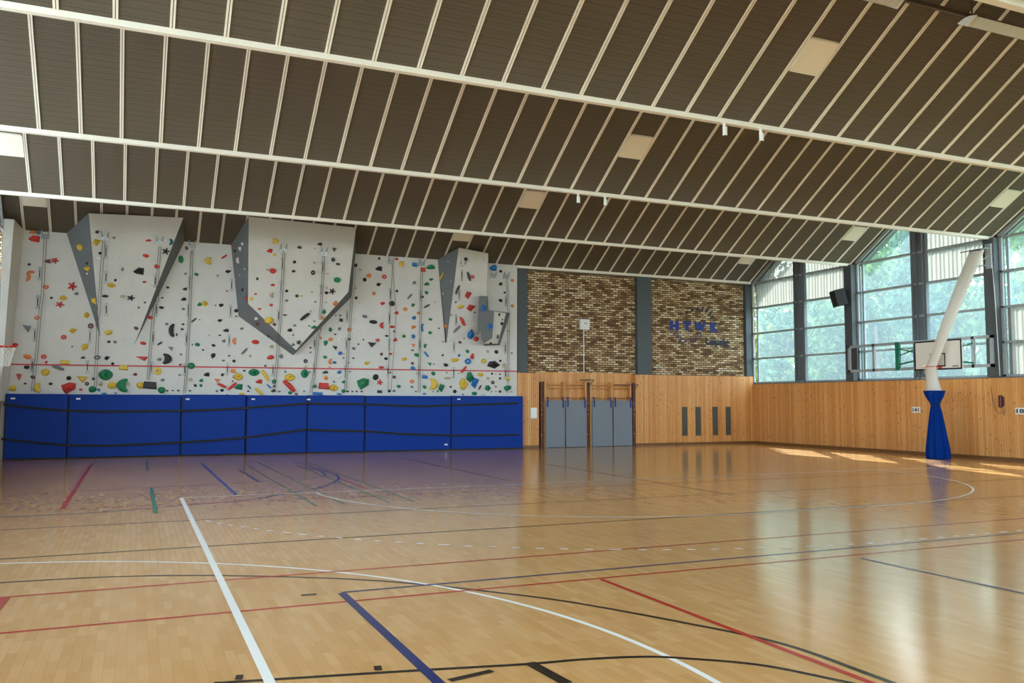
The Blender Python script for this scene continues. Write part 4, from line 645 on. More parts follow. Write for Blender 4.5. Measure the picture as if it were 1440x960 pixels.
LINES=[('blackm', 0.055, 'long dark handball boundary curve by the near white arc', [(-1.183, 10.088), (-1.086, 10.078), (-0.99, 10.07), (-0.893, 10.063), (-0.797, 10.056), (-0.701, 10.049), (-0.604, 10.04), (-0.507, 10.03), (-0.409, 10.016), (-0.311, 10.0), (-0.212, 9.979), (-0.113, 9.955), (-0.014, 9.929), (0.085, 9.901), (0.184, 9.871), (0.284, 9.838), (0.385, 9.802), (0.487, 9.763), (0.591, 9.721), (0.698, 9.675), (0.807, 9.625), (0.921, 9.57), (1.042, 9.508), (1.167, 9.442), (1.295, 9.371), (1.422, 9.299), (1.549, 9.225), (1.672, 9.151), (1.789, 9.077), (1.899, 9.007), (2.0, 8.939), (2.092, 8.874), (2.177, 8.81), (2.256, 8.747), (2.33, 8.684), (2.4, 8.622), (2.466, 8.561), (2.53, 8.499), (2.592, 8.438), (2.654, 8.377), (2.715, 8.316), (2.775, 8.255), (2.832, 8.194), (2.886, 8.134), (2.939, 8.074), (2.989, 8.014), (3.038, 7.954), (3.087, 7.894), (3.134, 7.834), (3.182, 7.774), (3.23, 7.714), (3.277, 7.656), (3.323, 7.6), (3.367, 7.546), (3.411, 7.492), (3.454, 7.438), (3.498, 7.381), (3.541, 7.321), (3.586, 7.257), (3.632, 7.186), (3.68, 7.109), (3.73, 7.023), (3.784, 6.928), (3.839, 6.826), (3.895, 6.72), (3.951, 6.611), (4.006, 6.5), (4.061, 6.391), (4.112, 6.284), (4.161, 6.181), (4.206, 6.085), (4.248, 5.995), (4.289, 5.91), (4.328, 5.828), (4.365, 5.748), (4.4, 5.67), (4.432, 5.592), (4.462, 5.513), (4.488, 5.432), (4.512, 5.348), (4.532, 5.261), (4.547, 5.17), (4.558, 5.076), (4.564, 4.981), (4.568, 4.884), (4.569, 4.785), (4.568, 4.686), (4.567, 4.587), (4.566, 4.487), (4.567, 4.389), (4.569, 4.291), (4.577, 3.091)]), ('white', 0.05, 'white three point arc of the side basket', [(-2.847, 11.369), (-2.623, 11.376), (-2.399, 11.374), (-2.174, 11.365), (-1.951, 11.347), (-1.728, 11.321), (-1.507, 11.287), (-1.286, 11.244), (-1.068, 11.194), (-0.851, 11.136), (-0.637, 11.069), (-0.425, 10.995), (-0.217, 10.913), (-0.011, 10.824), (0.191, 10.727), (0.39, 10.622), (0.584, 10.511), (0.775, 10.392), (0.96, 10.266), (1.141, 10.134), (1.317, 9.995), (1.488, 9.85), (1.654, 9.698), (1.813, 9.541), (1.967, 9.378), (2.115, 9.209), (2.256, 9.035), (2.391, 8.855), (2.519, 8.671), (2.64, 8.483), (2.755, 8.29), (2.862, 8.093), (2.962, 7.892), (3.054, 7.688), (3.139, 7.48), (3.216, 7.269), (3.285, 7.056), (3.347, 6.841), (3.4, 6.623), (3.445, 6.403), (3.483, 6.182), (3.512, 5.96), (3.533, 5.736), (3.545, 5.512), (3.55, 5.288), (3.546, 5.064), (3.534, 4.84), (3.514, 4.617), (3.485, 4.394), (3.449, 4.173), (3.404, 3.953), (3.351, 3.735), (3.29, 3.519), (3.222, 3.306), (3.145, 3.095), (3.061, 2.887), (2.969, 2.683), (2.87, 2.481), (2.763, 2.284), (2.65, 2.091), (2.529, 1.902)]), ('black', 0.05, 'black near line bending into an arc', [(0.519, 5.995), (0.554, 5.988), (0.586, 5.981), (0.616, 5.975), (0.645, 5.969), (0.675, 5.963), (0.708, 5.957), (0.745, 5.949), (0.788, 5.94), (0.838, 5.93), (0.897, 5.918), (0.967, 5.904), (1.047, 5.887), (1.134, 5.869), (1.228, 5.85), (1.326, 5.83), (1.425, 5.81), (1.525, 5.789), (1.622, 5.769), (1.715, 5.749), (1.801, 5.731), (1.884, 5.713), (1.966, 5.695), (2.047, 5.676), (2.128, 5.658), (2.206, 5.64), (2.281, 5.623), (2.354, 5.606), (2.423, 5.591), (2.488, 5.577), (2.549, 5.565), (2.604, 5.555), (2.653, 5.547), (2.698, 5.541), (2.739, 5.536), (2.777, 5.532), (2.814, 5.528), (2.849, 5.524), (2.885, 5.519), (2.923, 5.513), (2.962, 5.506), (3.003, 5.498), (3.046, 5.489), (3.088, 5.479), (3.131, 5.469), (3.174, 5.459), (3.215, 5.448), (3.256, 5.437), (3.294, 5.426), (3.331, 5.413), (3.366, 5.401), (3.397, 5.389), (3.425, 5.377), (3.45, 5.366), (3.474, 5.354), (3.496, 5.342), (3.519, 5.328), (3.543, 5.313), (3.568, 5.295), (3.596, 5.275), (3.627, 5.252), (3.662, 5.226), (3.701, 5.197), (3.742, 5.166), (3.785, 5.133), (3.829, 5.099), (3.873, 5.062), (3.916, 5.024), (3.958, 4.984), (3.996, 4.944), (4.032, 4.902), (4.064, 4.858), (4.094, 4.812), (4.122, 4.764), (4.148, 4.715), (4.174, 4.664), (4.198, 4.613), (4.223, 4.561), (4.247, 4.509), (4.272, 4.458), (4.298, 4.408), (4.829, 3.332)]), ('navy', 0.07, 'dark far arc near the blue mats', [(4.494, 26.247), (4.507, 25.9), (4.521, 25.543), (4.536, 25.179), (4.551, 24.813), (4.565, 24.451), (4.579, 24.096), (4.591, 23.754), (4.602, 23.43), (4.61, 23.127), (4.616, 22.851), (4.62, 22.603), (4.623, 22.377), (4.626, 22.172), (4.626, 21.984), (4.625, 21.809), (4.622, 21.645), (4.616, 21.487), (4.606, 21.334), (4.594, 21.181), (4.577, 21.025), (4.557, 20.872), (4.534, 20.727), (4.509, 20.59), (4.481, 20.458), (4.449, 20.33), (4.414, 20.204), (4.376, 20.079), (4.335, 19.952), (4.289, 19.823), (4.24, 19.69), (4.186, 19.551), (4.126, 19.406), (4.062, 19.258), (3.993, 19.109), (3.922, 18.96), (3.849, 18.815), (3.774, 18.675), (3.7, 18.541), (3.625, 18.417), (3.552, 18.304), (3.479, 18.204), (3.404, 18.115), (3.328, 18.035), (3.252, 17.962), (3.175, 17.894), (3.097, 17.829), (3.021, 17.765), (2.945, 17.7), (2.87, 17.631), (2.796, 17.556), (2.724, 17.475), (2.654, 17.39), (2.584, 17.302), (2.515, 17.213), (2.447, 17.124), (2.379, 17.037), (2.31, 16.954), (2.24, 16.876), (2.17, 16.804), (2.098, 16.741), (2.025, 16.686), (1.95, 16.639), (1.874, 16.598), (1.798, 16.561), (1.722, 16.529), (1.645, 16.499), (1.568, 16.471), (1.492, 16.444), (1.417, 16.416), (1.342, 16.387), (1.27, 16.358), (1.203, 16.332), (1.137, 16.308), (1.072, 16.286), (1.007, 16.264), (0.939, 16.241), (0.868, 16.218), (0.792, 16.193), (0.709, 16.165), (0.618, 16.134), (0.519, 16.098), (0.412, 16.058), (0.3, 16.014), (0.183, 15.968), (0.062, 15.922), (-0.062, 15.877), (-0.188, 15.833), (-0.315, 15.794), (-0.441, 15.76), (-0.567, 15.732), (-0.693, 15.711), (-0.821, 15.696), (-0.95, 15.685), (-1.081, 15.677), (-1.213, 15.673), (-1.345, 15.67), (-1.478, 15.667), (-1.611, 15.664), (-1.743, 15.66), (-1.874, 15.654)]), ('navy', 0.06, 'dark inner arc near the blue mats', [(4.251, 24.468), (4.275, 24.335), (4.302, 24.202), (4.33, 24.07), (4.358, 23.938), (4.386, 23.805), (4.412, 23.673), (4.435, 23.54), (4.456, 23.406), (4.471, 23.271), (4.482, 23.135), (4.488, 22.996), (4.491, 22.852), (4.49, 22.706), (4.487, 22.558), (4.48, 22.411), (4.471, 22.266), (4.458, 22.124), (4.443, 21.988), (4.425, 21.859), (4.404, 21.739), (4.382, 21.626), (4.36, 21.518), (4.336, 21.416), (4.31, 21.318), (4.28, 21.225), (4.246, 21.136), (4.205, 21.052), (4.158, 20.972), (4.102, 20.896), (4.037, 20.824), (3.962, 20.757), (3.878, 20.696), (3.786, 20.641), (3.687, 20.59), (3.583, 20.543), (3.473, 20.499), (3.359, 20.457), (3.241, 20.416), (3.122, 20.375), (3.002, 20.334), (2.88, 20.293), (2.755, 20.254), (2.628, 20.217), (2.497, 20.181), (2.362, 20.147), (2.224, 20.113), (2.081, 20.081), (1.934, 20.05), (1.783, 20.019), (1.627, 19.989), (1.459, 19.96), (1.275, 19.932), (1.081, 19.905), (0.88, 19.88), (0.679, 19.855), (0.482, 19.831), (0.293, 19.807), (0.119, 19.783), (-0.037, 19.76), (-0.169, 19.736), (-0.272, 19.713), (-0.347, 19.692), (-0.402, 19.671), (-0.442, 19.651), (-0.474, 19.631), (-0.505, 19.61), (-0.541, 19.589), (-0.588, 19.565), (-0.654, 19.54), (-0.744, 19.512), (-0.857, 19.481), (-0.987, 19.448), (-1.13, 19.413), (-1.283, 19.376), (-1.443, 19.338), (-1.608, 19.299), (-1.776, 19.26), (-1.942, 19.221), (-2.104, 19.183), (-2.26, 19.146)]), ('red', 0.05, 'nearest red cross line', [(-3.6, 7.914), (20.9, 7.914)]), ('red', 0.05, 'second red cross line', [(-2.2, 9.332), (20.9, 9.332)]), ('navy', 0.05, 'dark blue cross line', [(1.859, 8.302), (20.9, 8.302)]), ('black', 0.05, 'thin black cross line in front of goal area', [(-3.6, 11.563), (20.9, 11.563)]), ('black', 0.04, 'thin black cross line inside goal area', [(-3.6, 14.13), (20.9, 14.13)]), ('red', 0.04, 'thin red cross line by the mats', [(-1.046, 16.423), (20.9, 16.423)]), ('navy', 0.08, 'dark blue lengthwise line starting at the cross line', [(1.859, 8.268), (1.859, 2.998)]), ('red', 0.06, 'red lengthwise line', [(4.44, 7.869), (4.44, 1.843)]), ('red', 0.08, 'short red lengthwise line by the mats', [(-1.087, 27.543), (-1.066, 16.465)]), ('green', 0.05, 'green dash closest to the mats', [(0.381, 28.274), (0.368, 24.464)]), ('green', 0.07, 'green lengthwise dash beside the white corner', [(0.37, 19.834), (0.366, 15.243)]), ('blue', 0.07, 'blue lengthwise line near the mats', [(1.847, 26.656), (1.859, 17.622)]), ('navy', 0.07, 'short navy lengthwise dash', [(2.588, 23.909), (2.622, 20.302)]), ('green', 0.04, 'green lengthwise line across the goal line', [(2.974, 26.198), (2.951, 15.179)]), ('green', 0.04, 'second green lengthwise line across the goal line', [(3.42, 27.449), (3.438, 15.245)]), ('green', 0.04, 'third green lengthwise line across the goal line', [(4.296, 25.235), (4.263, 15.236)]), ('green', 0.04, 'fourth green lengthwise line across the goal line', [(4.774, 25.94), (4.722, 15.212)]), ('red', 0.05, 'short red dash inside the far arc', [(4.489, 20.169), (4.494, 17.914)]), ('black', 0.04, 'long thin dark diagonal line by the grey mats', [(7.953, 27.252), (7.955, 18.176)]), ('black', 0.04, 'dark lengthwise line in front of the panelling', [(11.091, 23.188), (10.793, 13.987)]), ('navy', 0.05, 'dark blue lengthwise line by the window reflections', [(7.829, 7.717), (7.829, 3.189)]), ('black', 0.09, 'thick black lengthwise mark at the near black line', [(2.576, 5.582), (2.615, 5.085)]), ('black', 0.06, 'short slanted black mark', [(1.937, 5.439), (2.27, 5.516)]), ('black', 0.1, 'black square mark beside the blue line', [(1.55, 5.883), (1.6, 5.874)]), ('black', 0.1, 'black square mark near the white side line', [(0.662, 6.051), (0.708, 6.042)]), ('blackm', 0.05, 'short grey dash beside the white side line', [(1.483, 8.329), (1.626, 8.316)]), ('red', 0.09, 'stub of a broad red line by the side windows', [(-1.05, 9.315), (-1.061, 8.76)])]

# ------------------------------------------------------------------ materials
def m_parquet():
    m = mat('parquet', (200,160,112), .2); n = N(m)
    tc = n.new('ShaderNodeTexCoord'); mp = n.new('ShaderNodeMapping'); mp.inputs['Rotation'].default_value = (0,0,PI/2)
    n.link(tc.outputs['Object'], mp.inputs[0])
    br = n.new('ShaderNodeTexBrick'); br.offset = .37; br.offset_frequency = 3
    n.val(br, Scale=1.0, Mortar_Size=.0007, Mortar_Smooth=.1, Brick_Width=.33, Row_Height=.072, Bias=0.)
    br.inputs['Color1'].default_value = (0,0,0,1); br.inputs['Color2'].default_value = (1,1,1,1); br.inputs['Mortar'].default_value = (.4,.4,.4,1)
    n.link(mp.outputs[0], br.inputs['Vector'])
    col = n.ramp(br.outputs['Color'], [(0,(200,151,92)),(.35,(206,157,98)),(.7,(210,162,104)),(1,(215,169,112))])
    gr = n.new('ShaderNodeTexNoise'); mp2 = n.new('ShaderNodeMapping'); mp2.inputs['Scale'].default_value = (60,3,1)
    n.link(tc.outputs['Object'], mp2.inputs[0]); n.link(mp2.outputs[0], gr.inputs['Vector']); n.val(gr, Scale=1., Detail=3.)
    c2 = n.mix(n.math('MULTIPLY', gr.outputs[0], .25), col, (170,120,68))
    n.link(n.mix(br.outputs['Fac'], c2, (158,114,68)), n.b.inputs['Base Color'])
    wv = n.new('ShaderNodeTexNoise'); n.link(mp2.outputs[0], wv.inputs['Vector']); mp3 = n.new('ShaderNodeMapping'); mp3.inputs['Scale'].default_value = (2.2,.5,1)
    n.link(tc.outputs['Object'], mp3.inputs[0]); n.link(mp3.outputs[0], wv.inputs['Vector']); n.val(wv, Scale=1., Detail=2.)
    n.bump(wv.outputs[0], .018, .02)
    n.link(n.math('MULTIPLY_ADD', gr.outputs[0], .06, .12), n.b.inputs['Roughness'])
    return m

def m_boards(axis):
    """pine tongue-and-groove boards; the grooves are geometry, the board tone changes per board"""
    m = mat('pine_boards_'+axis, (200,140,80), .42); n = N(m)
    tc = n.new('ShaderNodeTexCoord'); sp = n.new('ShaderNodeSeparateXYZ'); n.link(tc.outputs['Object'], sp.inputs[0])
    u = sp.outputs['X'] if axis == 'x' else sp.outputs['Y']
    bid = n.math('FLOOR', n.math('DIVIDE', u, .09))
    wn = n.new('ShaderNodeTexWhiteNoise', noise_dimensions='1D'); n.link(bid, wn.inputs['W'])
    col = n.ramp(wn.outputs['Value'], [(0,(216,148,82)),(.5,(228,164,95)),(1,(238,182,112))])
    cb = n.new('ShaderNodeCombineXYZ'); n.link(n.math('MULTIPLY_ADD', u, 26., n.math('MULTIPLY', wn.outputs['Value'], 31.)), cb.inputs[0])
    n.link(n.math('MULTIPLY', sp.outputs['Z'], 2.2), cb.inputs[1]); n.link(bid, cb.inputs[2])
    no = n.new('ShaderNodeTexNoise'); n.link(cb.outputs[0], no.inputs['Vector']); n.val(no, Scale=1.3, Detail=3.)
    c2 = n.mix(n.math('MULTIPLY', no.outputs[0], .45), col, (160,98,46))
    vo = n.new('ShaderNodeTexVoronoi'); mp = n.new('ShaderNodeCombineXYZ')
    n.link(n.math('MULTIPLY', u, 11.), mp.inputs[0]); n.link(n.math('MULTIPLY', sp.outputs['Z'], 4.0), mp.inputs[1])
    n.link(mp.outputs[0], vo.inputs['Vector']); n.val(vo, Scale=1., Randomness=1.)
    sm = n.new('ShaderNodeSeparateColor'); n.link(vo.outputs['Color'], sm.inputs[0])
    knot = n.math('MULTIPLY', n.math('LESS_THAN', vo.outputs['Distance'], .16), n.math('GREATER_THAN', sm.outputs[0], .3))
    n.link(n.mix(n.math('MULTIPLY', knot, .8), c2, (92,48,22)), n.b.inputs['Base Color'])
    return m

def m_brick():
    m = mat('clinker_brick', (140,120,90), .85); n = N(m)
    tc = n.new('ShaderNodeTexCoord'); sp = n.new('ShaderNodeSeparateXYZ'); n.link(tc.outputs['Object'], sp.inputs[0])
    cb = n.new('ShaderNodeCombineXYZ'); n.link(sp.outputs['X'], cb.inputs[0]); n.link(sp.outputs['Z'], cb.inputs[1])
    br = n.new('ShaderNodeTexBrick'); br.offset = .5
    n.val(br, Scale=1., Mortar_Size=.016, Mortar_Smooth=.25, Brick_Width=.26, Row_Height=.09, Bias=0.)
    br.inputs['Color1'].default_value = (0,0,0,1); br.inputs['Color2'].default_value = (1,1,1,1); br.inputs['Mortar'].default_value = (0,0,0,1)
    n.link(cb.outputs[0], br.inputs['Vector'])
    col = n.ramp(br.outputs['Color'], [(0,(96,66,42)),(.18,(134,98,62)),(.38,(176,140,98)),(.6,(204,172,128)),(.8,(228,204,164)),(1,(246,232,204))])
    no = n.new('ShaderNodeTexNoise'); n.link(tc.outputs['Object'], no.inputs['Vector']); n.val(no, Scale=.9, Detail=3.)
    c2 = n.mix(n.math('MULTIPLY', no.outputs[0], .4), col, (120,88,54))
    n.link(n.mix(br.outputs['Fac'], c2, (66,50,35)), n.b.inputs['Base Color'])
    n.bump(n.math('SUBTRACT', 1., br.outputs['Fac']), .7, .012)
    return m

def m_ceiling():
    m = mat('acoustic_panel', (112,101,86), .8); n = N(m)
    tc = n.new('ShaderNodeTexCoord'); vo = n.new('ShaderNodeTexVoronoi'); n.link(tc.outputs['Object'], vo.inputs['Vector'])
    n.val(vo, Scale=26., Randomness=0.)
    hole = n.math('LESS_THAN', vo.outputs['Distance'], .28)
    n.link(n.mix(hole, (98,88,75), (66,58,48)), n.b.inputs['Base Color'])
    return m

def m_climb(name, rgb):
    m = mat(name, rgb, .8, spec=.25); n = N(m)
    tc = n.new('ShaderNodeTexCoord'); vo = n.new('ShaderNodeTexVoronoi'); n.link(tc.outputs['Object'], vo.inputs['Vector'])
    n.val(vo, Scale=5., Randomness=.15)
    dot = n.math('LESS_THAN', vo.outputs['Distance'], .075)
    no = n.new('ShaderNodeTexNoise'); n.link(tc.outputs['Object'], no.inputs['Vector']); n.val(no, Scale=2.5, Detail=4.)
    d = tuple(int(c*.86) for c in rgb)
    c1 = n.mix(n.math('MULTIPLY', no.outputs[0], .5), rgb, d)
    n.link(n.mix(n.math('MULTIPLY', dot, .55), c1, tuple(int(c*.5) for c in rgb)), n.b.inputs['Base Color'])
    gn = n.new('ShaderNodeTexNoise'); n.link(tc.outputs['Object'], gn.inputs['Vector']); n.val(gn, Scale=90., Detail=2.)
    n.bump(gn.outputs[0], .25, .004)
    return m

def m_vinyl(name, rgb, rough=.42):
    m = mat(name, rgb, rough, spec=.16); n = N(m)
    tc = n.new('ShaderNodeTexCoord'); no = n.new('ShaderNodeTexNoise'); mp = n.new('ShaderNodeMapping'); mp.inputs['Scale'].default_value = (1.2,1,3.)
    n.link(tc.outputs['Object'], mp.inputs[0]); n.link(mp.outputs[0], no.inputs['Vector']); n.val(no, Scale=1.6, Detail=3.)
    n.bump(no.outputs[0], .35, .03)
    return m

def m_glass():
    m = bpy.data.materials.new('dusty_window_glass'); m.use_nodes = True; t = m.node_tree; t.nodes.clear()
    out = t.nodes.new('ShaderNodeOutputMaterial'); tr = t.nodes.new('ShaderNodeBsdfTransparent'); tr.inputs[0].default_value = (.86,.93,.96,1)
    tl = t.nodes.new('ShaderNodeBsdfTranslucent'); tl.inputs[0].default_value = (.56,.80,1.0,1)  # bluish haze of the bright outdoors mixed into the clear glass
    mx = t.nodes.new('ShaderNodeMixShader'); mx.inputs[0].default_value = .062
    gl = t.nodes.new('ShaderNodeBsdfGlossy'); gl.inputs['Roughness'].default_value = .02
    m2 = t.nodes.new('ShaderNodeMixShader'); m2.inputs[0].default_value = .05
    t.links.new(tr.outputs[0], mx.inputs[1]); t.links.new(tl.outputs[0], mx.inputs[2])
    t.links.new(mx.outputs[0], m2.inputs[1]); t.links.new(gl.outputs[0], m2.inputs[2]); t.links.new(m2.outputs[0], out.inputs[0])
    return m

def m_cloth(name, rgb, trans=.5, clear=0.):
    m = bpy.data.materials.new(name); m.use_nodes = True; t = m.node_tree; t.nodes.clear()
    out = t.nodes.new('ShaderNodeOutputMaterial'); d = t.nodes.new('ShaderNodeBsdfDiffuse'); d.inputs[0].default_value = (*lin(rgb),1)
    tl = t.nodes.new('ShaderNodeBsdfTranslucent'); tl.inputs[0].default_value = (*lin(rgb),1)
    mx = t.nodes.new('ShaderNodeMixShader'); mx.inputs[0].default_value = trans
    t.links.new(d.outputs[0], mx.inputs[1]); t.links.new(tl.outputs[0], mx.inputs[2]); o = mx.outputs[0]
    if clear:
        tr = t.nodes.new('ShaderNodeBsdfTransparent'); m2 = t.nodes.new('ShaderNodeMixShader'); m2.inputs[0].default_value = clear
        t.links.new(o, m2.inputs[1]); t.links.new(tr.outputs[0], m2.inputs[2]); o = m2.outputs[0]
    t.links.new(o, out.inputs[0]); return m

def m_leaf(name, a, b):
    m = m_cloth(name, a, .45); t = m.node_tree
    g = t.nodes.new('ShaderNodeTexCoord'); no = t.nodes.new('ShaderNodeTexNoise'); no.inputs['Scale'].default_value = .9; no.inputs['Detail'].default_value = 4.
    t.links.new(g.outputs['Object'], no.inputs['Vector'])
    r = t.nodes.new('ShaderNodeValToRGB'); r.color_ramp.elements[0].position = .35; r.color_ramp.elements[0].color = (*lin(a),1)
    r.color_ramp.elements[1].position = .65; r.color_ramp.elements[1].color = (*lin(b),1); t.links.new(no.outputs[0], r.inputs[0])
    for x in t.nodes:
        if x.type in ('BSDF_DIFFUSE','BSDF_TRANSLUCENT'): t.links.new(r.outputs[0], x.inputs[0])
    return m

M = dict(
    floor=m_parquet(), woodx=m_boards('x'), woody=m_boards('y'), brick=m_brick(), ceil=m_ceiling(),
    batten=mat('cream_batten', (250,243,230), .5), beam=mat('cream_beam', (248,242,230), .5), ridge=mat('dark_ridge_trim', (86,76,66), .6),
    climb=m_climb('sanded_wall_white', (222,219,214)), grey=m_climb('sanded_wall_grey', (118,121,124)),
    column=mat('slate_paint', (74,80,84), .55), steel=mat('window_steel', (156,164,168), .45), dsteel=mat('dark_window_steel', (104,111,116), .5),
    base=mat('skirting_brown', (120,80,44), .5), woodplain=mat('pine_plain', (206,146,86), .45), darkred=mat('oxblood_steel', (84,34,24), .45),
    mat_blue=m_vinyl('blue_vinyl', (0,52,142), .5), mat_grey=m_vinyl('grey_vinyl', (126,132,140), .55), strap=mat('black_webbing', (14,14,22), .7), bluestrap=mat('blue_webbing', (20,36,120), .6),
    white=mat('white_plastic', (236,236,232), .45), paper=mat('paper', (240,240,240), .7), black=mat('black_plastic', (16,17,20), .45), metal=mat('galvanised_metal', (170,172,172), .35, .8),
    glass=m_glass(), navy=mat('navy_logo', (6,34,124), .5), darknavy=mat('dark_navy_logo', (14,18,48), .5), rope=mat('grey_rope', (124,122,112), .8),
    red=mat('red_ring', (190,44,34), .4), net=m_cloth('white_net', (238,234,226), .35), bag=m_cloth('blue_bag', (14,52,132), .1), cord=mat('white_cord', (228,226,218), .7),
    curtain=m_cloth('sheer_curtain', (156,152,146), .42, .06), green=mat('green_paint', (30,120,96), .45), board=mat('board_white', (232,230,222), .4),
    vent=mat('olive_grey_slat', (92,90,80), .6), ventdark=mat('vent_dark', (40,40,38), .7), redpaint=mat('red_stripe', (196,40,52), .5),
    light=mat('lamp_diffuser', (252,243,228), .5), clear=mat('ribbed_acrylic', (214,218,218), .25, .1), bark=mat('bark', (92,78,64), .9), lawn=mat('lawn', (86,112,62), .9), gravel=mat('pale_gravel', (206,200,188), .9),
    plaster=mat('plaster', (214,212,206), .8), grille=mat('grille_cloth', (30,31,34), .9, spec=.2), darkgrey=mat('dark_grey_plastic', (60,62,66), .5), handset=mat('dark_red_plastic', (86,22,30), .35),
)
LINEC = dict(white=(240,238,230), red=(176,44,34), navy=(30,42,96), blue=(32,64,150), black=(30,24,22), blackm=(46,36,30), green=(42,120,80))
for k, c in LINEC.items(): M['line_'+k] = mat('court_paint_'+k, c, .22)
HC = dict(R=(206,52,44), O=(226,128,62), Y=(224,186,62), G=(18,122,78), B=(28,110,184), K=(30,30,33), W=(232,230,224), N=(112,120,126), P=(116,60,66), T=(188,170,136), D=(40,66,56), C=(44,112,112))
for k, c in HC.items(): M['hold_'+k] = mat('resin_'+k, c, .55)
HC_NAME = 1

# ------------------------------------------------------------------ room constants
XL, XR, YF, YB = -3.8, 25.2, 31.0, -5.0
WOODZ, SILL, VZ, SL = 2.6, 2.64, 7.12, .655
RZ = VZ + 3*SL
VALLEYS = [31, 25, 19, 13, 7, 1, -5]

def ceil_z(y):
    k = (y + 5) % 6
    return VZ + SL*(k if k < 3 else 6-k)

ROWS = [SILL+.03, 3.74, 4.86, 6.0, 7.12]

# ------------------------------------------------------------------ floor and its painted lines
fl = MB().box(XL-.3, XR+.4, YB-.3, 31.6, -.12, 0).build('floor', M['floor']); fl['kind'] = 'structure'

def ribbon(pts, w, z=.0012):
    mb = MB(); n = len(pts); vs = []
    for i, p in enumerate(pts):
        a, b = pts[max(i-1,0)], pts[min(i+1,n-1)]
        dx, dy = b[0]-a[0], b[1]-a[1]; l = math.hypot(dx,dy) or 1
        vs += [(p[0]-dy/l*w/2, p[1]+dx/l*w/2, z), (p[0]+dy/l*w/2, p[1]-dx/l*w/2, z)]
    mb.add(vs, [(2*i, 2*i+1, 2*i+3, 2*i+2) for i in range(n-1)]); return mb

def court(col, w, label, pts, z=.0012):
    o = ribbon(pts, w, z).build('court_line', M['line_'+col], fl); o['label'] = label; return o

zz = .001
for col, w, label, pts in LINES:
    zz += .00012; court(col, w, label, pts, zz)
GX, GY = 10.86, 17.45
court('white', .07, 'broad white side line of the handball court', [(.855, GY), (.855, -4.8)], .006)
court('white', .05, 'thin white goal line', [(.855, GY), (20.86, GY)], .0058)
def dshape(r, lo=-1e9):
    p = [(GX-1.5+r*math.cos(a), GY+r*math.sin(a)) for a in [PI+PI/2*i/40 for i in range(41)]]
    p += [(GX+1.5+r*math.cos(a), GY+r*math.sin(a)) for a in [1.5*PI+PI/2*i/40 for i in range(41)]]
    return p
court('white', .05, 'solid white curve of the goal area', dshape(6), .0056)
def dashes(poly, w, on, off):
    mb = MB(); d = 0; seg = []
    fine = []
    for a, b in zip(poly, poly[1:]):
        L = math.hypot(b[0]-a[0], b[1]-a[1]); k = max(1, int(L/.05))
        for i in range(k): fine.append((a[0]+(b[0]-a[0])*i/k, a[1]+(b[1]-a[1])*i/k))
    cur = []
    for a, b in zip(fine, fine[1:]):
        if d % (on+off) < on: cur.append(a)
        elif cur:
            if len(cur) > 1: seg.append(cur)
            cur = []
        d += math.hypot(b[0]-a[0], b[1]-a[1])
    for sgm in seg:
        r = ribbon(sgm, w, .0054); mb.add(r.v, r.f)
    return mb
o = dashes([p for p in dshape(9) if .95 < p[0] < 20.8], .05, .16, .15).build('dashed_court_line', M['line_white'], fl); o['label'] = 'dashed white free throw curve'

# ------------------------------------------------------------------ walls
def panelling(name, u0, u1, z0, z1, face, axis, out, m, top=.04, depth=.05):
    """vertical boards 9 cm wide with cut V grooves, lying in x (axis x) or y"""
    mb = MB(); pr = []; W_, G, D = .09, .013, .015
    k0 = math.floor(u0/W_); u = k0*W_
    while u < u1:
        a, b = max(u, u0), min(u+W_, u1)
        if b-a > .012: pr += [(a, D if u >= u0 else 0), (a+G/2, 0), (b-G/2, 0), (b, D)]
        u += W_
    def P(uu, off, z):
        c = face + out*(-off)
        return (uu, c, z) if axis == 'x' else (c, uu, z)
    vs = []; n = len(pr)
    for uu, d in pr: vs += [P(uu, d, z0), P(uu, d, z1)]
    fs = [(2*i, 2*i+2, 2*i+3, 2*i+1) for i in range(n-1)]
    mb.add(vs, fs)
    # body behind and the top ledge
    A, B = face - out*.012, face - out*depth
    lo, hi = min(A,B), max(A,B)
    (mb.box(u0, u1, lo, hi, z0, z1) if axis == 'x' else mb.box(lo, hi, u0, u1, z0, z1))
    o = mb.build(name, m); o['kind'] = 'structure'; return o

wf = MB().box(XL-.3, XR+.4, 31.1, 31.5, 0, 7.3).build('wall_far', M['brick']); wf['kind'] = 'structure'
panelling('trim_1', 13.72, 14.64, .1, 2.95, 30.8, 'x', -1, M['woodx'], depth=.3)
panelling('trim_2', 14.64, 19.08, .1, 3.0, 31.06, 'x', -1, M['woodx'], depth=.04)
panelling('trim_3', 19.08, 25.2, .1, 2.95, 30.8, 'x', -1, M['woodx'], depth=.3)
for i, (a, b, y) in enumerate(((13.72,14.64,30.8),(19.08,25.2,30.8))):
    b_ = MB().box(a, b, y-.012, y+.2, 0, .1).build('baseboard_far', M['base']); b_['kind'] = 'structure'
for i, (a, b) in enumerate(((13.77,14.2),(19.28,20.0),(24.95,25.35))):
    c_ = MB().box(a, b, 30.93, 31.1, 2.93, 7.25).build('column_far', M['column']); c_['kind'] = 'structure'

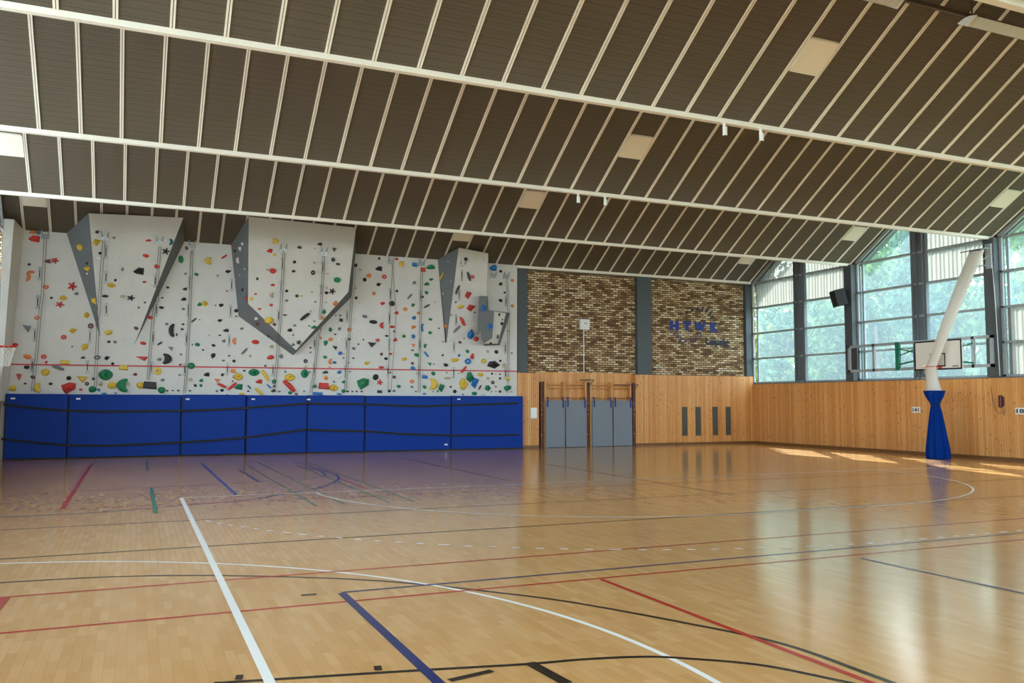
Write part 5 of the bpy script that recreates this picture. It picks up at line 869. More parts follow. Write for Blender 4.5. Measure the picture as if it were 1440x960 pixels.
def long_wall(side):
    x = XR if side == 'right' else XL; o = 1 if side == 'right' else -1
    w = MB().box(min(x+o*.06,x+o*.34), max(x+o*.06,x+o*.34), YB-.3, 31.4, 0, SILL-.03).build('wall_'+side, M['plaster']); w['kind'] = 'structure'
    panelling('trim_4' if side == 'right' else 'trim_5', YB, 30.85, .1, WOODZ, x, 'y', -o, M['woody'])
    b = MB().box(min(x-o*.012,x+o*.06), max(x-o*.012,x+o*.06), YB, 30.85, 0, .1).build('baseboard_'+side, M['base']); b['kind'] = 'structure'
    s = MB().box(min(x-o*.02,x+o*.36), max(x-o*.02,x+o*.36), YB, 30.95, WOODZ, WOODZ+.035).build('windowsill_'+side, M['dsteel']); s['kind'] = 'structure'
    for v in VALLEYS[1:-1]:
        c = MB().box(min(x-o*.16,x+o*.34), max(x-o*.16,x+o*.34), v-.19, v+.19, WOODZ+.035, VZ-.02).build('column_'+side, M['column']); c['kind'] = 'structure'
long_wall('right'); long_wall('left')
mb = MB(); mb.box(XL-.3, XR+.4, YB-.3, YB, 0, SILL-.03); mb.box(XL-.3, XR+.4, YB-.3, YB, 7.0, 7.5)
wb = mb.build('wall_back', M['plaster']); wb['kind'] = 'structure'
wr = struct('window_back', (10.7, YB-.15, SILL)); wr.matrix_world = Matrix.Translation(wr.location)  # glazing added behind the camera as frontal daylight for the far wall
f = MB()
for z in ROWS: f.box(XL, XR, YB-.2, YB-.1, z-.04, z+.04)
for k in range(11): f.box(XL+2.9*k-.06, XL+2.9*k+.06, YB-.22, YB-.08, SILL, 7.1)
f.build('window_frame', M['steel'], wr)
for k in range(10):
    for za, zb in zip(ROWS, ROWS[1:]): MB().box(XL+2.9*k+.06, XL+2.9*k+2.84, YB-.155, YB-.147, za+.04, zb-.04).build('pane', M['glass'], wr)

# ------------------------------------------------------------------ folded ceiling
def strip_x(k): return -1.885 + .74*k - .00024*k*k
mb = MB(); X0, X1 = XL-.7, XR+.75
ys = []
for v in VALLEYS: ys += [(v, VZ)] + ([(v-3, RZ)] if v > -5 else [])
ys = [(31.5, VZ-.5*SL)] + ys[1:] ; ys[0] = (31.45, ceil_z(28)-(31.45-28)*SL)
vs = []
for y, z in ys: vs += [(X0,y,z), (X1,y,z), (X0,y,z+.3), (X1,y,z+.3)]
fs = []
for i in range(len(ys)-1):
    a, b = 4*i, 4*i+4; fs += [(a,a+1,b+1,b), (a+2,b+2,b+3,a+3), (a,b,b+2,a+2), (a+1,a+3,b+3,b+1)]
mb.add(vs, fs, 0)
ceiling = mb.build('ceiling', M['ceil']); ceiling['kind'] = 'structure'
# pairs of cream battens between the acoustic panels, one piece of trim per slope
for v in VALLEYS[:-1]:
    r = v-3
    for (ya, yb) in ((r+.1, v-.05 if v < 31 else 30.95), (v-6+.05, r-.1)):
        if v == 31 and ya > yb: continue
        mb = MB(); za, zb = ceil_z(ya), (ceil_z(yb) if yb < 31 else VZ)
        if yb > 30.9: zb = RZ-(yb-28)*SL
        for k in range(-3, 38):
            x = strip_x(k)
            if x < XL+.02 or x > XR-.02: continue
            for dx in (-.021, .021):
                mb.bar((x+dx, ya, za-.006), (x+dx, yb, zb-.006), .030, .03)
        o = mb.build('batten_strip', M['batten'], ceiling)
for i, v in enumerate(VALLEYS[1:-1]):
    o = MB().box(XL-.05, XR-.02, v-.055, v+.055, VZ-.06, VZ+.03).build('ceiling_beam', M['beam']); o['kind'] = 'structure'
o = MB().box(XL-.05, XR-.02, 7.44, 7.56, 7.05, 7.62).build('ceiling_beam', M['beam']); o['kind'] = 'structure'
o = MB().box(13.72, XR, 30.86, 30.97, 7.1, 7.2).build('ceiling_beam', M['beam']); o['kind'] = 'structure'
for v in VALLEYS[:-1]:
    o = MB().box(XL, XR, v-3-.07, v-3+.07, RZ-.09, RZ-.03).build('ceiling_trim', M['ridge']); o['kind'] = 'structure'

# ------------------------------------------------------------------ windows
def window(idx, side, v):
    """one gabled bay between the valleys v-6 and v"""
    x = XR if side == 'right' else XL; o = 1 if side == 'right' else -1
    root = struct('window_%d' % idx, (x+o*.1, v-3, SILL))
    root.matrix_world = Matrix.Translation(root.location)
    y0, y1, yc = v-6+.19, v-.19, v-3
    if v == 31: y1 = 30.95
    def zt(y): return ceil_z(min(y, 30.999)) - .1
    f = MB()
    for layer, (xa, xb, w, shrink) in enumerate(((x+o*.08, x+o*.16, .07, 0), (x+o*.27, x+o*.34, .06, .10))):
        la, lb = min(xa,xb), max(xa,xb); xm = (xa+xb)/2; th = lb-la
        for z in ROWS: f.box(la, lb, y0, y1, z-w/2, z+w/2)
        for yy, ww in ((y0+.05+shrink, .09), (y1-.05-shrink, .09)):
            f.box(la, lb, yy-ww/2, yy+ww/2, SILL, zt(yy))
        for s in (-1, 1):
            ye = y0 if s < 0 else y1
            f.bar((xm, ye, zt(ye)), (xm, yc, zt(yc)), th, .12)
    f.build('window_frame', M['steel'], root)
    mu = MB()
    for a, b, xa, xb in ((yc-.40,yc-.29,.06,.2),(yc+.14,yc+.23,.06,.2),(yc-.22,yc+.10,.1,.34),(yc-.06,yc-.01,.02,.12)):
        mu.box(min(x+o*xa,x+o*xb), max(x+o*xa,x+o*xb), a, b, SILL, zt(b if b < yc else a))
    mu.build('mullion', M['dsteel'], root)
    xg = x+o*.352
    for ya, yb in ((y0, yc-.1), (yc-.02, y1)):
        for za, zb in zip(ROWS, ROWS[1:]):
            MB().box(xg-.004, xg+.004, ya, yb, za, zb-.001).build('pane', M['glass'], root)
        tri = [(ya, 7.12), (yb, 7.12), (yb, max(7.13, zt(yb)-.01)), (ya, max(7.13, zt(ya)-.01))]
        MB().add([(xg+d, a, b) for d in (-.004, .004) for a, b in tri], [(0,1,2,3),(7,6,5,4),(0,4,5,1),(1,5,6,2),(2,6,7,3),(3,7,4,0)]).build('pane', M['glass'], root)
    return root
n = 0
for v in VALLEYS[:-1]:
    for side in ('right', 'left'):
        n += 1; window(n, side, v)

# pleated sheer curtains hung outside the frames of the window bays
def curtain(label, ya, yb, z0, ztop, x=XR+.245):
    mb = MB(); vs = []; n = int((yb-ya)/.028)
    for i in range(n+1):
        y = ya + (yb-ya)*i/n
        dx = .022*math.sin(i*1.05) + .012*math.sin(i*.37+1)
        zt = ztop(y) if callable(ztop) else ztop
        vs += [(x+dx, y, z0), (x+dx*.8, y, zt)]
    mb.add(vs, [(2*i, 2*i+2, 2*i+3, 2*i+1) for i in range(n)])
    t = mb.build('sheer_curtain', M['curtain'], smooth=True)
    return tag(t, label, 'curtain')
gz = lambda y: ceil_z(min(y,30.99)) - .18
curtain('pleated sheer curtain over the upper panes next to the brick wall', 28.18, 30.7, 6.02, gz)
curtain('pleated sheer curtain over the upper panes beside the loudspeaker', 25.3, 27.6, 6.02, gz)
curtain('pleated sheer curtain behind the top of the white net', 19.3, 21.6, 6.02, gz)
curtain('pleated sheer curtain covering lower panes above the wall telephone', 16.2, 18.7, 2.7, 4.84)

curtain('bright white blind over the side windows next to the climbing wall', 25.25, 30.75, 2.7, gz, XL-.245)
# ------------------------------------------------------------------ climbing wall
cw = thing('climbing_wall', 'tall white climbing wall with jutting overhangs above the row of blue mats', 'climbing wall', (5, 30.85, 0), kind='thing')
b = MB(); zt = 7.2
b.box(-3.82, 13.71, 30.85, 31.09, 0, zt)
ct, cb_, nt_, nb_ = (-3.38,30.85,7.21), (-3.62,30.85,1.8), (-3.58,30.2,7.4), (-3.745,30.2,1.8)
b.add([ct, cb_, nb_, nt_, (-3.85,30.2,1.8), (-3.85,30.2,7.4), (-3.85,30.86,1.8), (-3.85,30.86,7.21)], [(0,1,2,3),(3,2,4,5),(1,6,4,2),(0,3,5,7)])
b.build('wall_board', M['climb'], cw)
for k, faces in VOLUMES.items():
    mb = MB()
    for pts, mi in faces: mb.add(pts, [tuple(range(len(pts)))], mi)
    o = mb.build('overhang' if k != 'box' else 'box_volume', [M['climb'], M['grey']], cw)
    o['label'] = {'tapering':'narrow overhang tapering down to a point with a grey flank','central':'biggest overhang with grey flanks','slim':'slim overhang with a grey flank','box':'small grey box volume'}[k]
ra, rb = REDLINE
s_ = MB().bar((ra[0], ra[1]-.003, ra[2]), (rb[0], rb[1]-.003, rb[2]), .004, .045).build('safety_line', M['redpaint'], cw); s_['label'] = 'thin red line across the wall'

def frame_from(nrm):
    n = Vector(nrm).normalized(); r = Vector((0,0,1)).cross(n)
    r = -r if r.length > 1e-6 else Vector((1,0,0)); r.normalize()
    # r points to the viewer's right (+x) for a wall facing -y
    if r.x < 0: r = -r
    u = n.cross(r).normalized()
    if u.z < 0: u = -u
    return Matrix((r, u, n)).transposed()   # columns: across, up, out

def grid_dome(fun, n=12, k=5):
    """closed cap: fun(angle, t) -> (x, y, z), t 0 centre top .. 1 rim on the wall"""
    vs = [fun(0, 0)]; fs = []
    for j in range(1, k+1):
        for i in range(n): vs.append(fun(2*PI*i/n, j/k))
    for i in range(n): fs.append((0, 1+i, 1+(i+1)%n))
    for j in range(k-1):
        for i in range(n):
            a = 1+j*n; fs.append((a+i, a+n+i, a+n+(i+1)%n, a+(i+1)%n))
    fs.append(tuple(1+(k-1)*n+i for i in range(n)))
    return vs, fs
_cache = {}
def hold_mesh(shape, col, var):
    key = (shape, col, var)
    if key in _cache: return _cache[key]
    rnd = random.Random(hash((ord(shape), var)) & 0xffff); mb = MB(); smooth = True
    j = [rnd.uniform(-1,1) for _ in range(8)]
    def blobby(a, t, amp=.16, pw=1.):
        rr = .5*(1 + amp*(j[0]*math.cos(2*a+j[1]*3) + .7*j[2]*math.cos(3*a+j[3]*3)))
        s = math.sin(t*PI/2); c = math.cos(t*PI/2)
        return (rr*s*math.cos(a) + .10*j[4]*c, rr*s*math.sin(a) + .12*c, c**pw)
    if shape == 'b': mb.add(*grid_dome(lambda a,t: blobby(a,t,.2), 12, 5))
    elif shape == 'o': mb.add(*grid_dome(lambda a,t: blobby(a,t,.03), 18, 6))
    elif shape == 'd':
        mb.add(*grid_dome(lambda a,t: (.5*min(1,t*1.25)*math.cos(a), .5*min(1,t*1.25)*math.sin(a), (1-.25*(1-abs(2*min(1,t*1.25)-1))) if t<.8 else (1-(t-.8)/.2)*.8), 18, 5))
    elif shape == 'w':
        smooth = False; n = (5, 4, 6, 5)[var]
        pts = [(.5*math.cos(2*PI*i/n+.35*j[(i+2)%8]+.6*j[0])*(1+.32*j[i]), .5*math.sin(2*PI*i/n+.35*j[(i+2)%8]+.6*j[0])*(1+.32*j[i]), 0) for i in range(n)]
        xs = [p[0] for p in pts]; yy = [p[1] for p in pts]
        pts = [((p[0]-min(xs))/(max(xs)-min(xs))-.5, (p[1]-min(yy))/(max(yy)-min(yy))-.5, 0) for p in pts]
        ox, oy = .14*j[5], .12+.08*j[6]
        mid = [(p[0]*.6+ox, p[1]*.55+oy, .72+.25*j[(i+1)%8]*.6) for i, p in enumerate(pts)]
        v = pts+mid+[(ox*1.3, oy*1.3, 1.)]
        mb.add(v, [tuple(range(n-1,-1,-1))] + [(i,(i+1)%n,n+(i+1)%n,n+i) for i in range(n)] + [(n+i,n+(i+1)%n,2*n) for i in range(n)])
    elif shape == 't':
        smooth = False
        pts = [(-.5,.5,0),(.5,.42,0),(.05+.2*j[0],-.5,0)]; mid = [(p[0]*.6+.02,p[1]*.6+.06,.9) for p in pts]
        mb.add(pts+mid, [(2,1,0),(3,4,5)] + [(i,(i+1)%3,3+(i+1)%3,3+i) for i in range(3)])
    elif shape == 'p':
        smooth = False
        pts = [(-.5,-.38,0),(-.42,.5,0),(.44,.42,0),(.5,-.5,0)]; mid = [(p[0]*.86,p[1]*.7+.06,1.) for p in pts]
        mb.add(pts+mid, [(3,2,1,0),(4,5,6,7)] + [(i,(i+1)%4,4+(i+1)%4,4+i) for i in range(4)])
    elif shape == 's':
        def st(a,t):
            rr = .5*(.68+.32*math.cos(5*a+.6*j[0])); x = .5+.5*t
            return (rr*t*math.cos(a), rr*t*math.sin(a), (math.cos(t*PI/2)**.6)*(.35+.65*min(1,t*2.6)))
        mb.add(*grid_dome(st, 30, 6))
    elif shape == 'r':
        mb.torus((0,0,.45), .33, .17, 'z', 18, 8)
        mb.v = [(x,y*1.,max(0,z*1.8)) for x,y,z in mb.v]
    elif shape == 'l':
        def jug(a,t):
            rr = .5*(1+.16*abs(math.cos(a))**6); d = math.hypot(math.cos(a)*t*.5-.05, math.sin(a)*t*.5+.04)
            z = math.cos(t*PI/2)**.7; dent = .75*math.exp(-(d/.17)**2)
            return (rr*t*math.cos(a), rr*t*math.sin(a)*.92, max(0, z-dent))
        mb.add(*grid_dome(jug, 24, 9))
    elif shape == 'c':
        pts = []; rs = []
        for i in range(11):
            t = i/10; a = -1.25+2.5*t
            pts.append((.42*math.cos(a)-.22+.0*j[0], .40*math.sin(a)*1.05, .42)); rs.append(.02+.19*math.sin(PI*(.12+.80*t))**1.1)
        mb.tube(pts, rs, 10)
        mb.v = [(x,y,max(0,z*1.5)) for x,y,z in mb.v]
        if var % 2: mb.v = [(-x,y,z) for x,y,z in mb.v]
    elif shape == 'k':
        pts = [(-.5+i/8, .02*math.sin(i*1.7+j[0]*3), .5) for i in range(9)]
        rs = [.2+.3*math.sin(PI*(.06+.88*i/8))**.6 for i in range(9)]
        mb.tube(pts, rs, 8)
        mb.v = [(x, y*.9, max(0,z)) for x,y,z in mb.v]
    # fit into the unit box
    xs = [v[0] for v in mb.v]; yy = [v[1] for v in mb.v]; zs = [v[2] for v in mb.v]
    fx, fy, fz = (max(q)-min(q) for q in (xs,yy,zs))
    mb.v = [((v[0]-min(xs))/fx-.5, (v[1]-min(yy))/fy-.5, (v[2]-min(zs))/fz) for v in mb.v]
    me = bpy.data.meshes.new('climbing_hold'); me.from_pydata(mb.v, [], mb.f); me.materials.append(M['hold_'+col])
    for p in me.polygons: p.use_smooth = smooth
    bm = bmesh.new(); bm.from_mesh(me); bmesh.ops.recalc_face_normals(bm, faces=bm.faces); bm.to_mesh(me); bm.free()
    _cache[key] = me; return me
DEPTH = dict(b=.55, o=.5, d=.4, w=.6, t=.5, p=.5, s=.35, r=.35, l=.5, c=.5, k=.9)
bolt_me = None
for i, (col, sh, pos, nrm, w, h, ang, label) in enumerate(HOLDS):
    o = bpy.data.objects.new('climbing_hold', hold_mesh(sh, col, i % 4)); C.objects.link(o)
    rot = frame_from(nrm); sx, sy = w, h; a = 0
    if sh == 'k':
        if ang:
            L = math.hypot(w, h)*.95; sx, sy = L, max(.06, L*.27 if min(w,h) < .3 else L*.3); a = math.atan2(h, w)*(1 if ang == '+' else -1)
        elif h > w: sx, sy, a = h, w, PI/2
    d = max(.035, min(.36, DEPTH[sh]*min(sx, sy)))
    q = (rot @ Matrix.Rotation(a, 3, 'Z')).to_4x4() @ Matrix.Diagonal((sx, sy, d, 1))
    o.matrix_world = Matrix.Translation(Vector(pos) - Vector(nrm).normalized()*.006) @ q
    tag(o, label, 'climbing hold', 'bolt-on holds of the climbing wall')
mb = MB(); tm = []; tk = list(HC)
for i, (col, pos, nrm, w, h) in enumerate(TINY):
    vs, fs = grid_dome(lambda a,t: (.5*w*math.sin(t*PI/2)*math.cos(a)*(1+.15*math.cos(2*a+i)), .5*h*math.sin(t*PI/2)*math.sin(a), .5*min(w,h)*math.cos(t*PI/2)), 8, 3)
    R3 = frame_from(nrm); mb.add([Vector(pos)-Vector(nrm)*.004 + R3 @ Vector(v) for v in vs], fs, tk.index(col))
t = mb.build('small_climbing_holds', [M['hold_'+k] for k in tk], smooth=True)
tag(t, 'scatter of tiny footholds between the bigger holds of the climbing wall', 'climbing holds', kind='stuff')

# quickdraws: sling, upper and lower snap hook
def quickdraw(pos, nrm, label):
    t = thing('quickdraw', label, 'quickdraw', pos, 'slings hanging from the climbing wall')
    n = Vector(nrm).normalized(); p = Vector(pos) + n*.05
    t.matrix_world = Matrix.Translation(Vector(pos))
    MB().box(p.x-.014, p.x+.014, p.y-.008, p.y+.008, p.z-.13, p.z+.10).build('sling', M['black'], t)
    for dz, nm in ((.15,'upper_hook'),(-.185,'lower_hook')):
        MB().torus((p.x, p.y, p.z+dz), .042, .011, 'y', 12, 6).build(nm, M['metal'], t)
    MB().bar(Vector(pos)+Vector((0,0,.18)), p+Vector((0,0,.18)), .02).build('hanger', M['metal'], t)
for pos, nrm, label in QUICKDRAWS: quickdraw(pos, nrm, label)
ORD = 'first second third fourth fifth sixth seventh eighth ninth tenth eleventh'.split()
for i, (pos, nrm) in enumerate(ANCHORS):
    t = thing('rope_anchor', 'galvanised rope anchor plate with two prongs, %s along the wall from the window corner' % ORD[i], 'rope anchor', pos, 'rope anchors at the top of the climbing wall')
    n = Vector(nrm).normalized(); R3 = frame_from(nrm); T = lambda v: Vector(pos) + R3 @ Vector(v)
    def pb(mb, a, b, c): mb.add([T((x,y,z)) for x in a for y in b for z in c], [(0,1,3,2),(4,6,7,5),(0,4,5,1),(2,3,7,6),(0,2,6,4),(1,5,7,3)])
    mb = MB(); pb(mb, (-.12,.12), (-.09,.06), (0,.04)); mb.build('plate', M['metal'], t)
    for s in (-1,1):
        mb = MB(); mb.tube([T((s*.07,.02,.05)), T((s*.09,.10,.10)), T((s*.11,.18,.12))], .018, 8); mb.build('prong', M['metal'], t)
    mb = MB(); mb.torus((0,0,0), .03, .01, 'y', 10, 6); mb.v = [tuple(T((v[0], v[2]-.04, .07+v[1]))) for v in mb.v]; mb.build('eye', M['metal'], t)
for i, pts in enumerate(ROPES):
    t = thing('climbing_rope', 'pair of grey rope strands hanging down the climbing wall, %s from the window corner' % ORD[i], 'rope', pts[0], 'ropes on the climbing wall')
    for s in ((-1,1) if i not in (7,8) else (1,)):
        MB().tube([(x+s*.035, y-.01, z) for x,y,z in pts], .009, 6).build('rope_strand', M['rope'], t, smooth=True)

# ------------------------------------------------------------------ blue crash mats and their straps
for i, (a, b) in enumerate(zip(MATX, MATX[1:])):
    t = thing('crash_mat', 'blue upright crash mat against the climbing wall, %s from the window corner' % ORD[i], 'mat', ((a+b)/2, 30.68, 0), 'blue mats lining the climbing wall')
    yaw = (0,.2,.1,1.6,-1.8,.3,0)[i]; dy = (0,.0,.015,.0,.02,.0,.01)[i]
    w = (b-a)/2-.008
    o = MB().box(-w, w, -.125+dy, .125, .005, 2.03-.01*(i%2)).build('cushion', M['mat_blue'], t, bevel=.03, loc=(0,0,0))
    o2 = MB().box(-w-.004, w+.004, -.135+dy, .12, .0, .045).build('bottom_hem', M['strap'], t, loc=(0,0,0))
    o3 = MB().box(-w+.01, -w+.04, -.130+dy, -.12+dy, .05, 1.99).build('side_seam', M['strap'], t, loc=(0,0,0))
    tx, ty, tz = TAGS[i]
    o4 = MB().box(tx-(a+b)/2-.06, tx-(a+b)/2+.06, -.131+dy, -.122+dy, tz-.025, tz+.025).build('maker_tag', M['white'], t, loc=(0,0,0))
    for o in (o,o2,o3,o4): o.matrix_parent_inverse = Matrix.Identity(4)
    t.rotation_euler = (0,0,math.radians(yaw))
for nm, pts in zip(('upper','lower'), STRAPS):
    vs = []; fs = []
    fine = []
    for p, q in zip(pts, pts[1:]):
        for k in range(4): fine.append([p[j]+(q[j]-p[j])*k/4 for j in range(3)])
    fine.append(list(pts[-1]))
    fine[-1][1] += .2
    for x,y,z in fine: vs += [(x,y-.005,z-.035),(x,y-.005,z+.035),(x,y+.005,z+.035),(x,y+.005,z-.035)]
    for i in range(len(fine)-1):
        a, b = 4*i, 4*i+4
        for k in range(4): fs.append((a+k, a+(k+1)%4, b+(k+1)%4, b+k))
    o = MB().add(vs, fs).build('securing_strap', M['strap'])
    tag(o, 'black webbing strap along the %s part of the blue mats' % nm, 'strap', 'straps holding the blue mats')

# ------------------------------------------------------------------ recess: wall bars, bar posts, grey mats
def bars(x0, xm, x1, label):
    t = thing('wall_bars', label, 'wall bars', ((x0+x1)/2, 30.95, 0))
    for x in (x0, xm, x1): MB().box(x-.035, x+.035, 30.815, 31.04, 0, 2.62).build('upright', M['woodplain'], t)
    for z in (.3,.6,.9,1.2,1.5,1.97,2.36,2.49):
        MB().tube([(x0,30.92,z),(x1,30.92,z)], .02, 8).build('rung', M['woodplain'], t, smooth=True)
bars(14.93, 15.77, 16.755, 'pale wooden wall bars behind the two grey mats nearer the blue mats')
bars(16.985, 17.95, 18.86, 'pale wooden wall bars behind the two grey mats nearer the ventilation slots')
for x, lab in ((14.78,'oxblood steel bar post at the recess edge nearer the blue mats'),(16.87,'oxblood steel bar post between the pairs of grey mats'),(18.99,'oxblood steel bar post with a short arm at the recess edge by the panelling')):
    t = thing('bar_post', lab, 'post', (x, 30.85, 0), 'horizontal bar posts in the recess')
    w_ = .055 if x > 18 else .04; yo = .0 if x > 18 else .08
    MB().box(x-w_, x+w_, 30.78+yo, 30.92+yo, 0, 2.55).build('shaft', M['darkred'], t)
    MB().box(x-w_-.015, x+w_+.015, 30.77+yo, 30.93+yo, 2.55, 2.6).build('post_cap', M['darkred'], t)
    for z in (.5, 1.3, 1.5, 1.75): MB().tube([(x,30.78+yo,z),(x,30.755+yo,z)], .02, 8).build('locking_stud', M['metal'], t)
    if x > 18: 
        MB().bar((x-.9,30.8,2.52),(x+.2,30.74,2.52), .03).build('arm', M['darkred'], t)
        MB().bar((x,30.78,2.28),(x+.18,30.74,2.5), .018).build('brace', M['darkred'], t)
    elif x > 16:
        MB().box(x-.33, x+.22, 30.76, 30.95, 2.69, 2.72).build('top_bracket', M['column'], t)
        MB().bar((x+.22,30.77,2.69),(x-.02,30.80,2.42), .025).build('brace', M['darkgrey'], t)
for i, (a, b) in enumerate(((14.90,15.745),(15.80,16.73),(17.0,17.93),(17.985,18.87))):
    t = thing('gym_mat', 'grey mat hung upright on blue loops, %s one counted from the blue mats' % ORD[i], 'mat', ((a+b)/2, 30.76, 0), 'grey mats hung in the recess')
    MB().box(a, b, 30.72, 30.80, .01, 1.87).build('pad', M['mat_grey'], t, bevel=.012)
    for x, L in ((a+.08,.26),(b-.08,.3)):
        mb = MB(); mb.box(x-.03, x+.03, 30.705, 30.719, 1.87-L, 1.99); mb.box(x-.03, x+.03, 30.705, 30.94, 1.985, 1.995); mb.build('hanging_loop', M['bluestrap'], t)

# ------------------------------------------------------------------ things on the far wall
t = thing('notice_sign', 'white sheet of paper pinned to the pine panelling beside the blue mats', 'notice', (14.4,30.8,1.37))
MB().box(14.27,14.545,30.782,30.80,1.16,1.58).build('sheet', M['paper'], t)
for k,(x,z) in enumerate(((14.29,1.56),(14.525,1.56),(14.29,1.18),(14.525,1.18))): MB().box(x-.008,x+.008,30.776,30.782,z-.008,z+.008).build('pin', M['metal'], t)

t = thing('wall_clock', 'square white wall clock on the brick wall', 'clock', (16.81,31.06,4.98))
MB().box(16.6,17.03,30.98,31.1,4.765,5.195).build('case', M['white'], t, bevel=.015)
MB().box(16.64,16.99,30.972,30.98,4.805,5.155).build('dial', M['paper'], t)
mb = MB()
for k in range(12):
    a = 2*PI*k/12; r0, r1 = (.125,.16) if k % 3 else (.112,.162)
    mb.bar((16.815+r0*math.sin(a),30.969,4.98+r0*math.cos(a)),(16.815+r1*math.sin(a),30.969,4.98+r1*math.cos(a)), .004, .016, up=(0,1,0))
mb.v = [tuple(v) for v in mb.v]; mb.build('hour_marks', M['darkgrey'], t)
for nm, a, L, w in (('hour_hand',-.35,.09,.022),('minute_hand',.95,.13,.016)):
    MB().bar((16.815,30.964,4.98),(16.815+L*math.sin(a),30.964,4.98+L*math.cos(a)), w, .004, up=(0,1,0)).build(nm, M['black'], t)
o = MB().box(16.79,16.82,31.07,31.1,3.02,4.765).build('cable_conduit', M['white'], bevel=.004); tag(o, 'white cable conduit running down the brick from the clock', 'conduit')
o = MB().tube([(17.35,31.1,3.13),(17.35,31.02,3.13)], .035, 12).build('wall_sensor', M['black']); tag(o, 'small black round sensor low on the brick wall beside the conduit', 'sensor')

for i, (a, b) in enumerate(((21.385,21.64),(22.08,22.335),(22.97,23.225),(23.665,23.91))):
    t = thing('wall_vent', 'tall narrow grey ventilation grille in the panelling, %s from the grey mats' % ORD[i], 'vent', ((a+b)/2,30.8,1.0), 'ventilation slots in the panelling')
    MB().box(a,b,30.785,30.80,.38,1.61).build('backing', M['ventdark'], t)
    mb = MB()
    for k in range(30): mb.box(a+.012,b-.012,30.776,30.786,.395+k*.0405,.395+k*.0405+.027)
    mb.build('slats', M['vent'], t)
    mb = MB(); mb.box(a,a+.014,30.772,30.80,.38,1.61); mb.box(b-.014,b,30.772,30.80,.38,1.61); mb.box(a,b,30.772,30.80,.38,.394); mb.box(a,b,30.772,30.80,1.596,1.61)
    mb.build('rim', M['vent'], t)

# lettering on the brick: letters cut out of board
t = thing('wall_lettering', 'blue university lettering and ring of slanted dashes on the brick wall', 'sign', (22.3,31.08,5.0))
def letter(ch, x, z, hgt, m, wid, bold, name, parent=t, y=31.09, depth=.02, axis='far'):
    cu = bpy.data.curves.new(name, 'FONT'); cu.body = ch; cu.size = 1; cu.extrude = .5; cu.offset = bold; cu.resolution_u = 4
    tmp = bpy.data.objects.new('tmp_text', cu); C.objects.link(tmp)
    dg = bpy.context.evaluated_depsgraph_get(); me = bpy.data.meshes.new_from_object(tmp.evaluated_get(dg)); bpy.data.objects.remove(tmp); bpy.data.curves.remove(cu)
    xs = [v.co.x for v in me.vertices]; yy = [v.co.y for v in me.vertices]
    fx, fy = max(xs)-min(xs), max(yy)-min(yy); base = min(yy) if name != 'word' else 0.
    if name == 'word': fy = .73
    for v in me.vertices:
        a, b, c = (v.co.x-min(xs))/fx*wid, (v.co.y-base)/fy*hgt, v.co.z
        if axis == 'far': v.co = (x+a, y-depth/2-c*depth, z+b)
        else: v.co = (y-depth/2-c*depth, x-a, z+b)
    me.materials.clear(); me.materials.append(m)
    return link(name, me, parent)
for ch, x, wd, z in (('H',21.0,.46,4.90),('T',21.68,.42,4.90),('W',22.26,.62,4.90),('K',23.10,.46,4.90)):
    letter(ch, x, z, .40, M['navy'], wd, .1, 'letter')
letter('Leipzig', 22.87, 4.34, .29, M['darknavy'], 1.22, .035, 'word')
DASH = [(21.87,5.67,.12,.10,.2),(22.15,5.80,.09,.14,.35),(22.45,5.87,.09,.16,.5),(22.72,5.89,.10,.17,.7),(22.95,5.84,.10,.18,.95),(23.13,5.72,.09,.18,1.15),(23.22,5.52,.09,.17,1.35),
        (21.32,4.80,.07,.16,1.35),(21.40,4.62,.08,.15,1.1),(21.55,4.49,.09,.15,.9),(21.80,4.43,.08,.13,.6),(22.08,4.47,.08,.12,.45),(22.36,4.56,.10,.10,.25),(22.62,4.70,.10,.08,.1)]
for x, z, w, h, sh in DASH:
    s = sh*.08; v = [(x-w/2-s, z-h/2), (x+w/2-s, z-h/2), (x+w/2+s, z+h/2), (x-w/2+s, z+h/2)]
    MB().add([(a,y,b) for y in (31.075,31.1) for a,b in v], [(0,1,2,3),(7,6,5,4),(0,4,5,1),(1,5,6,2),(2,6,7,3),(3,7,4,0)]).build('ring_dash', M['darknavy'] if z > 5 else M['navy'], t)

# ------------------------------------------------------------------ ceiling fittings
LX = {'side window':(strip_x(-2)+.04,strip_x(-1)-.04), 'middle':(strip_x(17)+.04,strip_x(18)-.04), 'tall window':(strip_x(35)+.04,strip_x(36)-.04)}
for col, (xa, xb) in LX.items():
    for v, nm in ((31,'closest to the far wall'),(25,'second from the far wall'),(19,'third from the far wall'),(13,'fourth from the far wall')):
        if col == 'side window' and v < 25: continue
        if col == 'tall window' and v < 19: continue
        yc = v-1.375; z = ceil_z(yc)
        t = thing('ceiling_light', 'square unlit ceiling light panel in the %s column, %s' % ({'side window':'window corner','middle':'middle','tall window':'loudspeaker side'}[col], nm), 'ceiling light', ((xa+xb)/2, yc, z-.03), 'flush light panels between the ceiling strips')
        def quad(y0, y1, x0, x1, off, th):
            vs = []
            for d in (off, off+th):
                for x in (x0, x1):
                    for y in (y0, y1): vs.append((x, y - d*SL*0, ceil_z(y)-d))
            return MB().add(vs, [(0,1,3,2),(4,6,7,5),(0,4,5,1),(2,3,7,6),(0,2,6,4),(1,5,7,3)])
        quad(yc-.265, yc+.265, xa+.03, xb-.03, .004, .03).build('diffuser', M['light'], t)
        mb = MB()
        for q in ((yc-.29,yc-.265,xa+.005,xb-.005),(yc+.265,yc+.29,xa+.005,xb-.005),(yc-.29,yc+.29,xa+.005,xa+.03),(yc-.29,yc+.29,xb-.03,xb-.005)):
            k = quad(*q, .004, .034); mb.add(k.v, k.f)
        mb.build('frame', M['batten'], t)
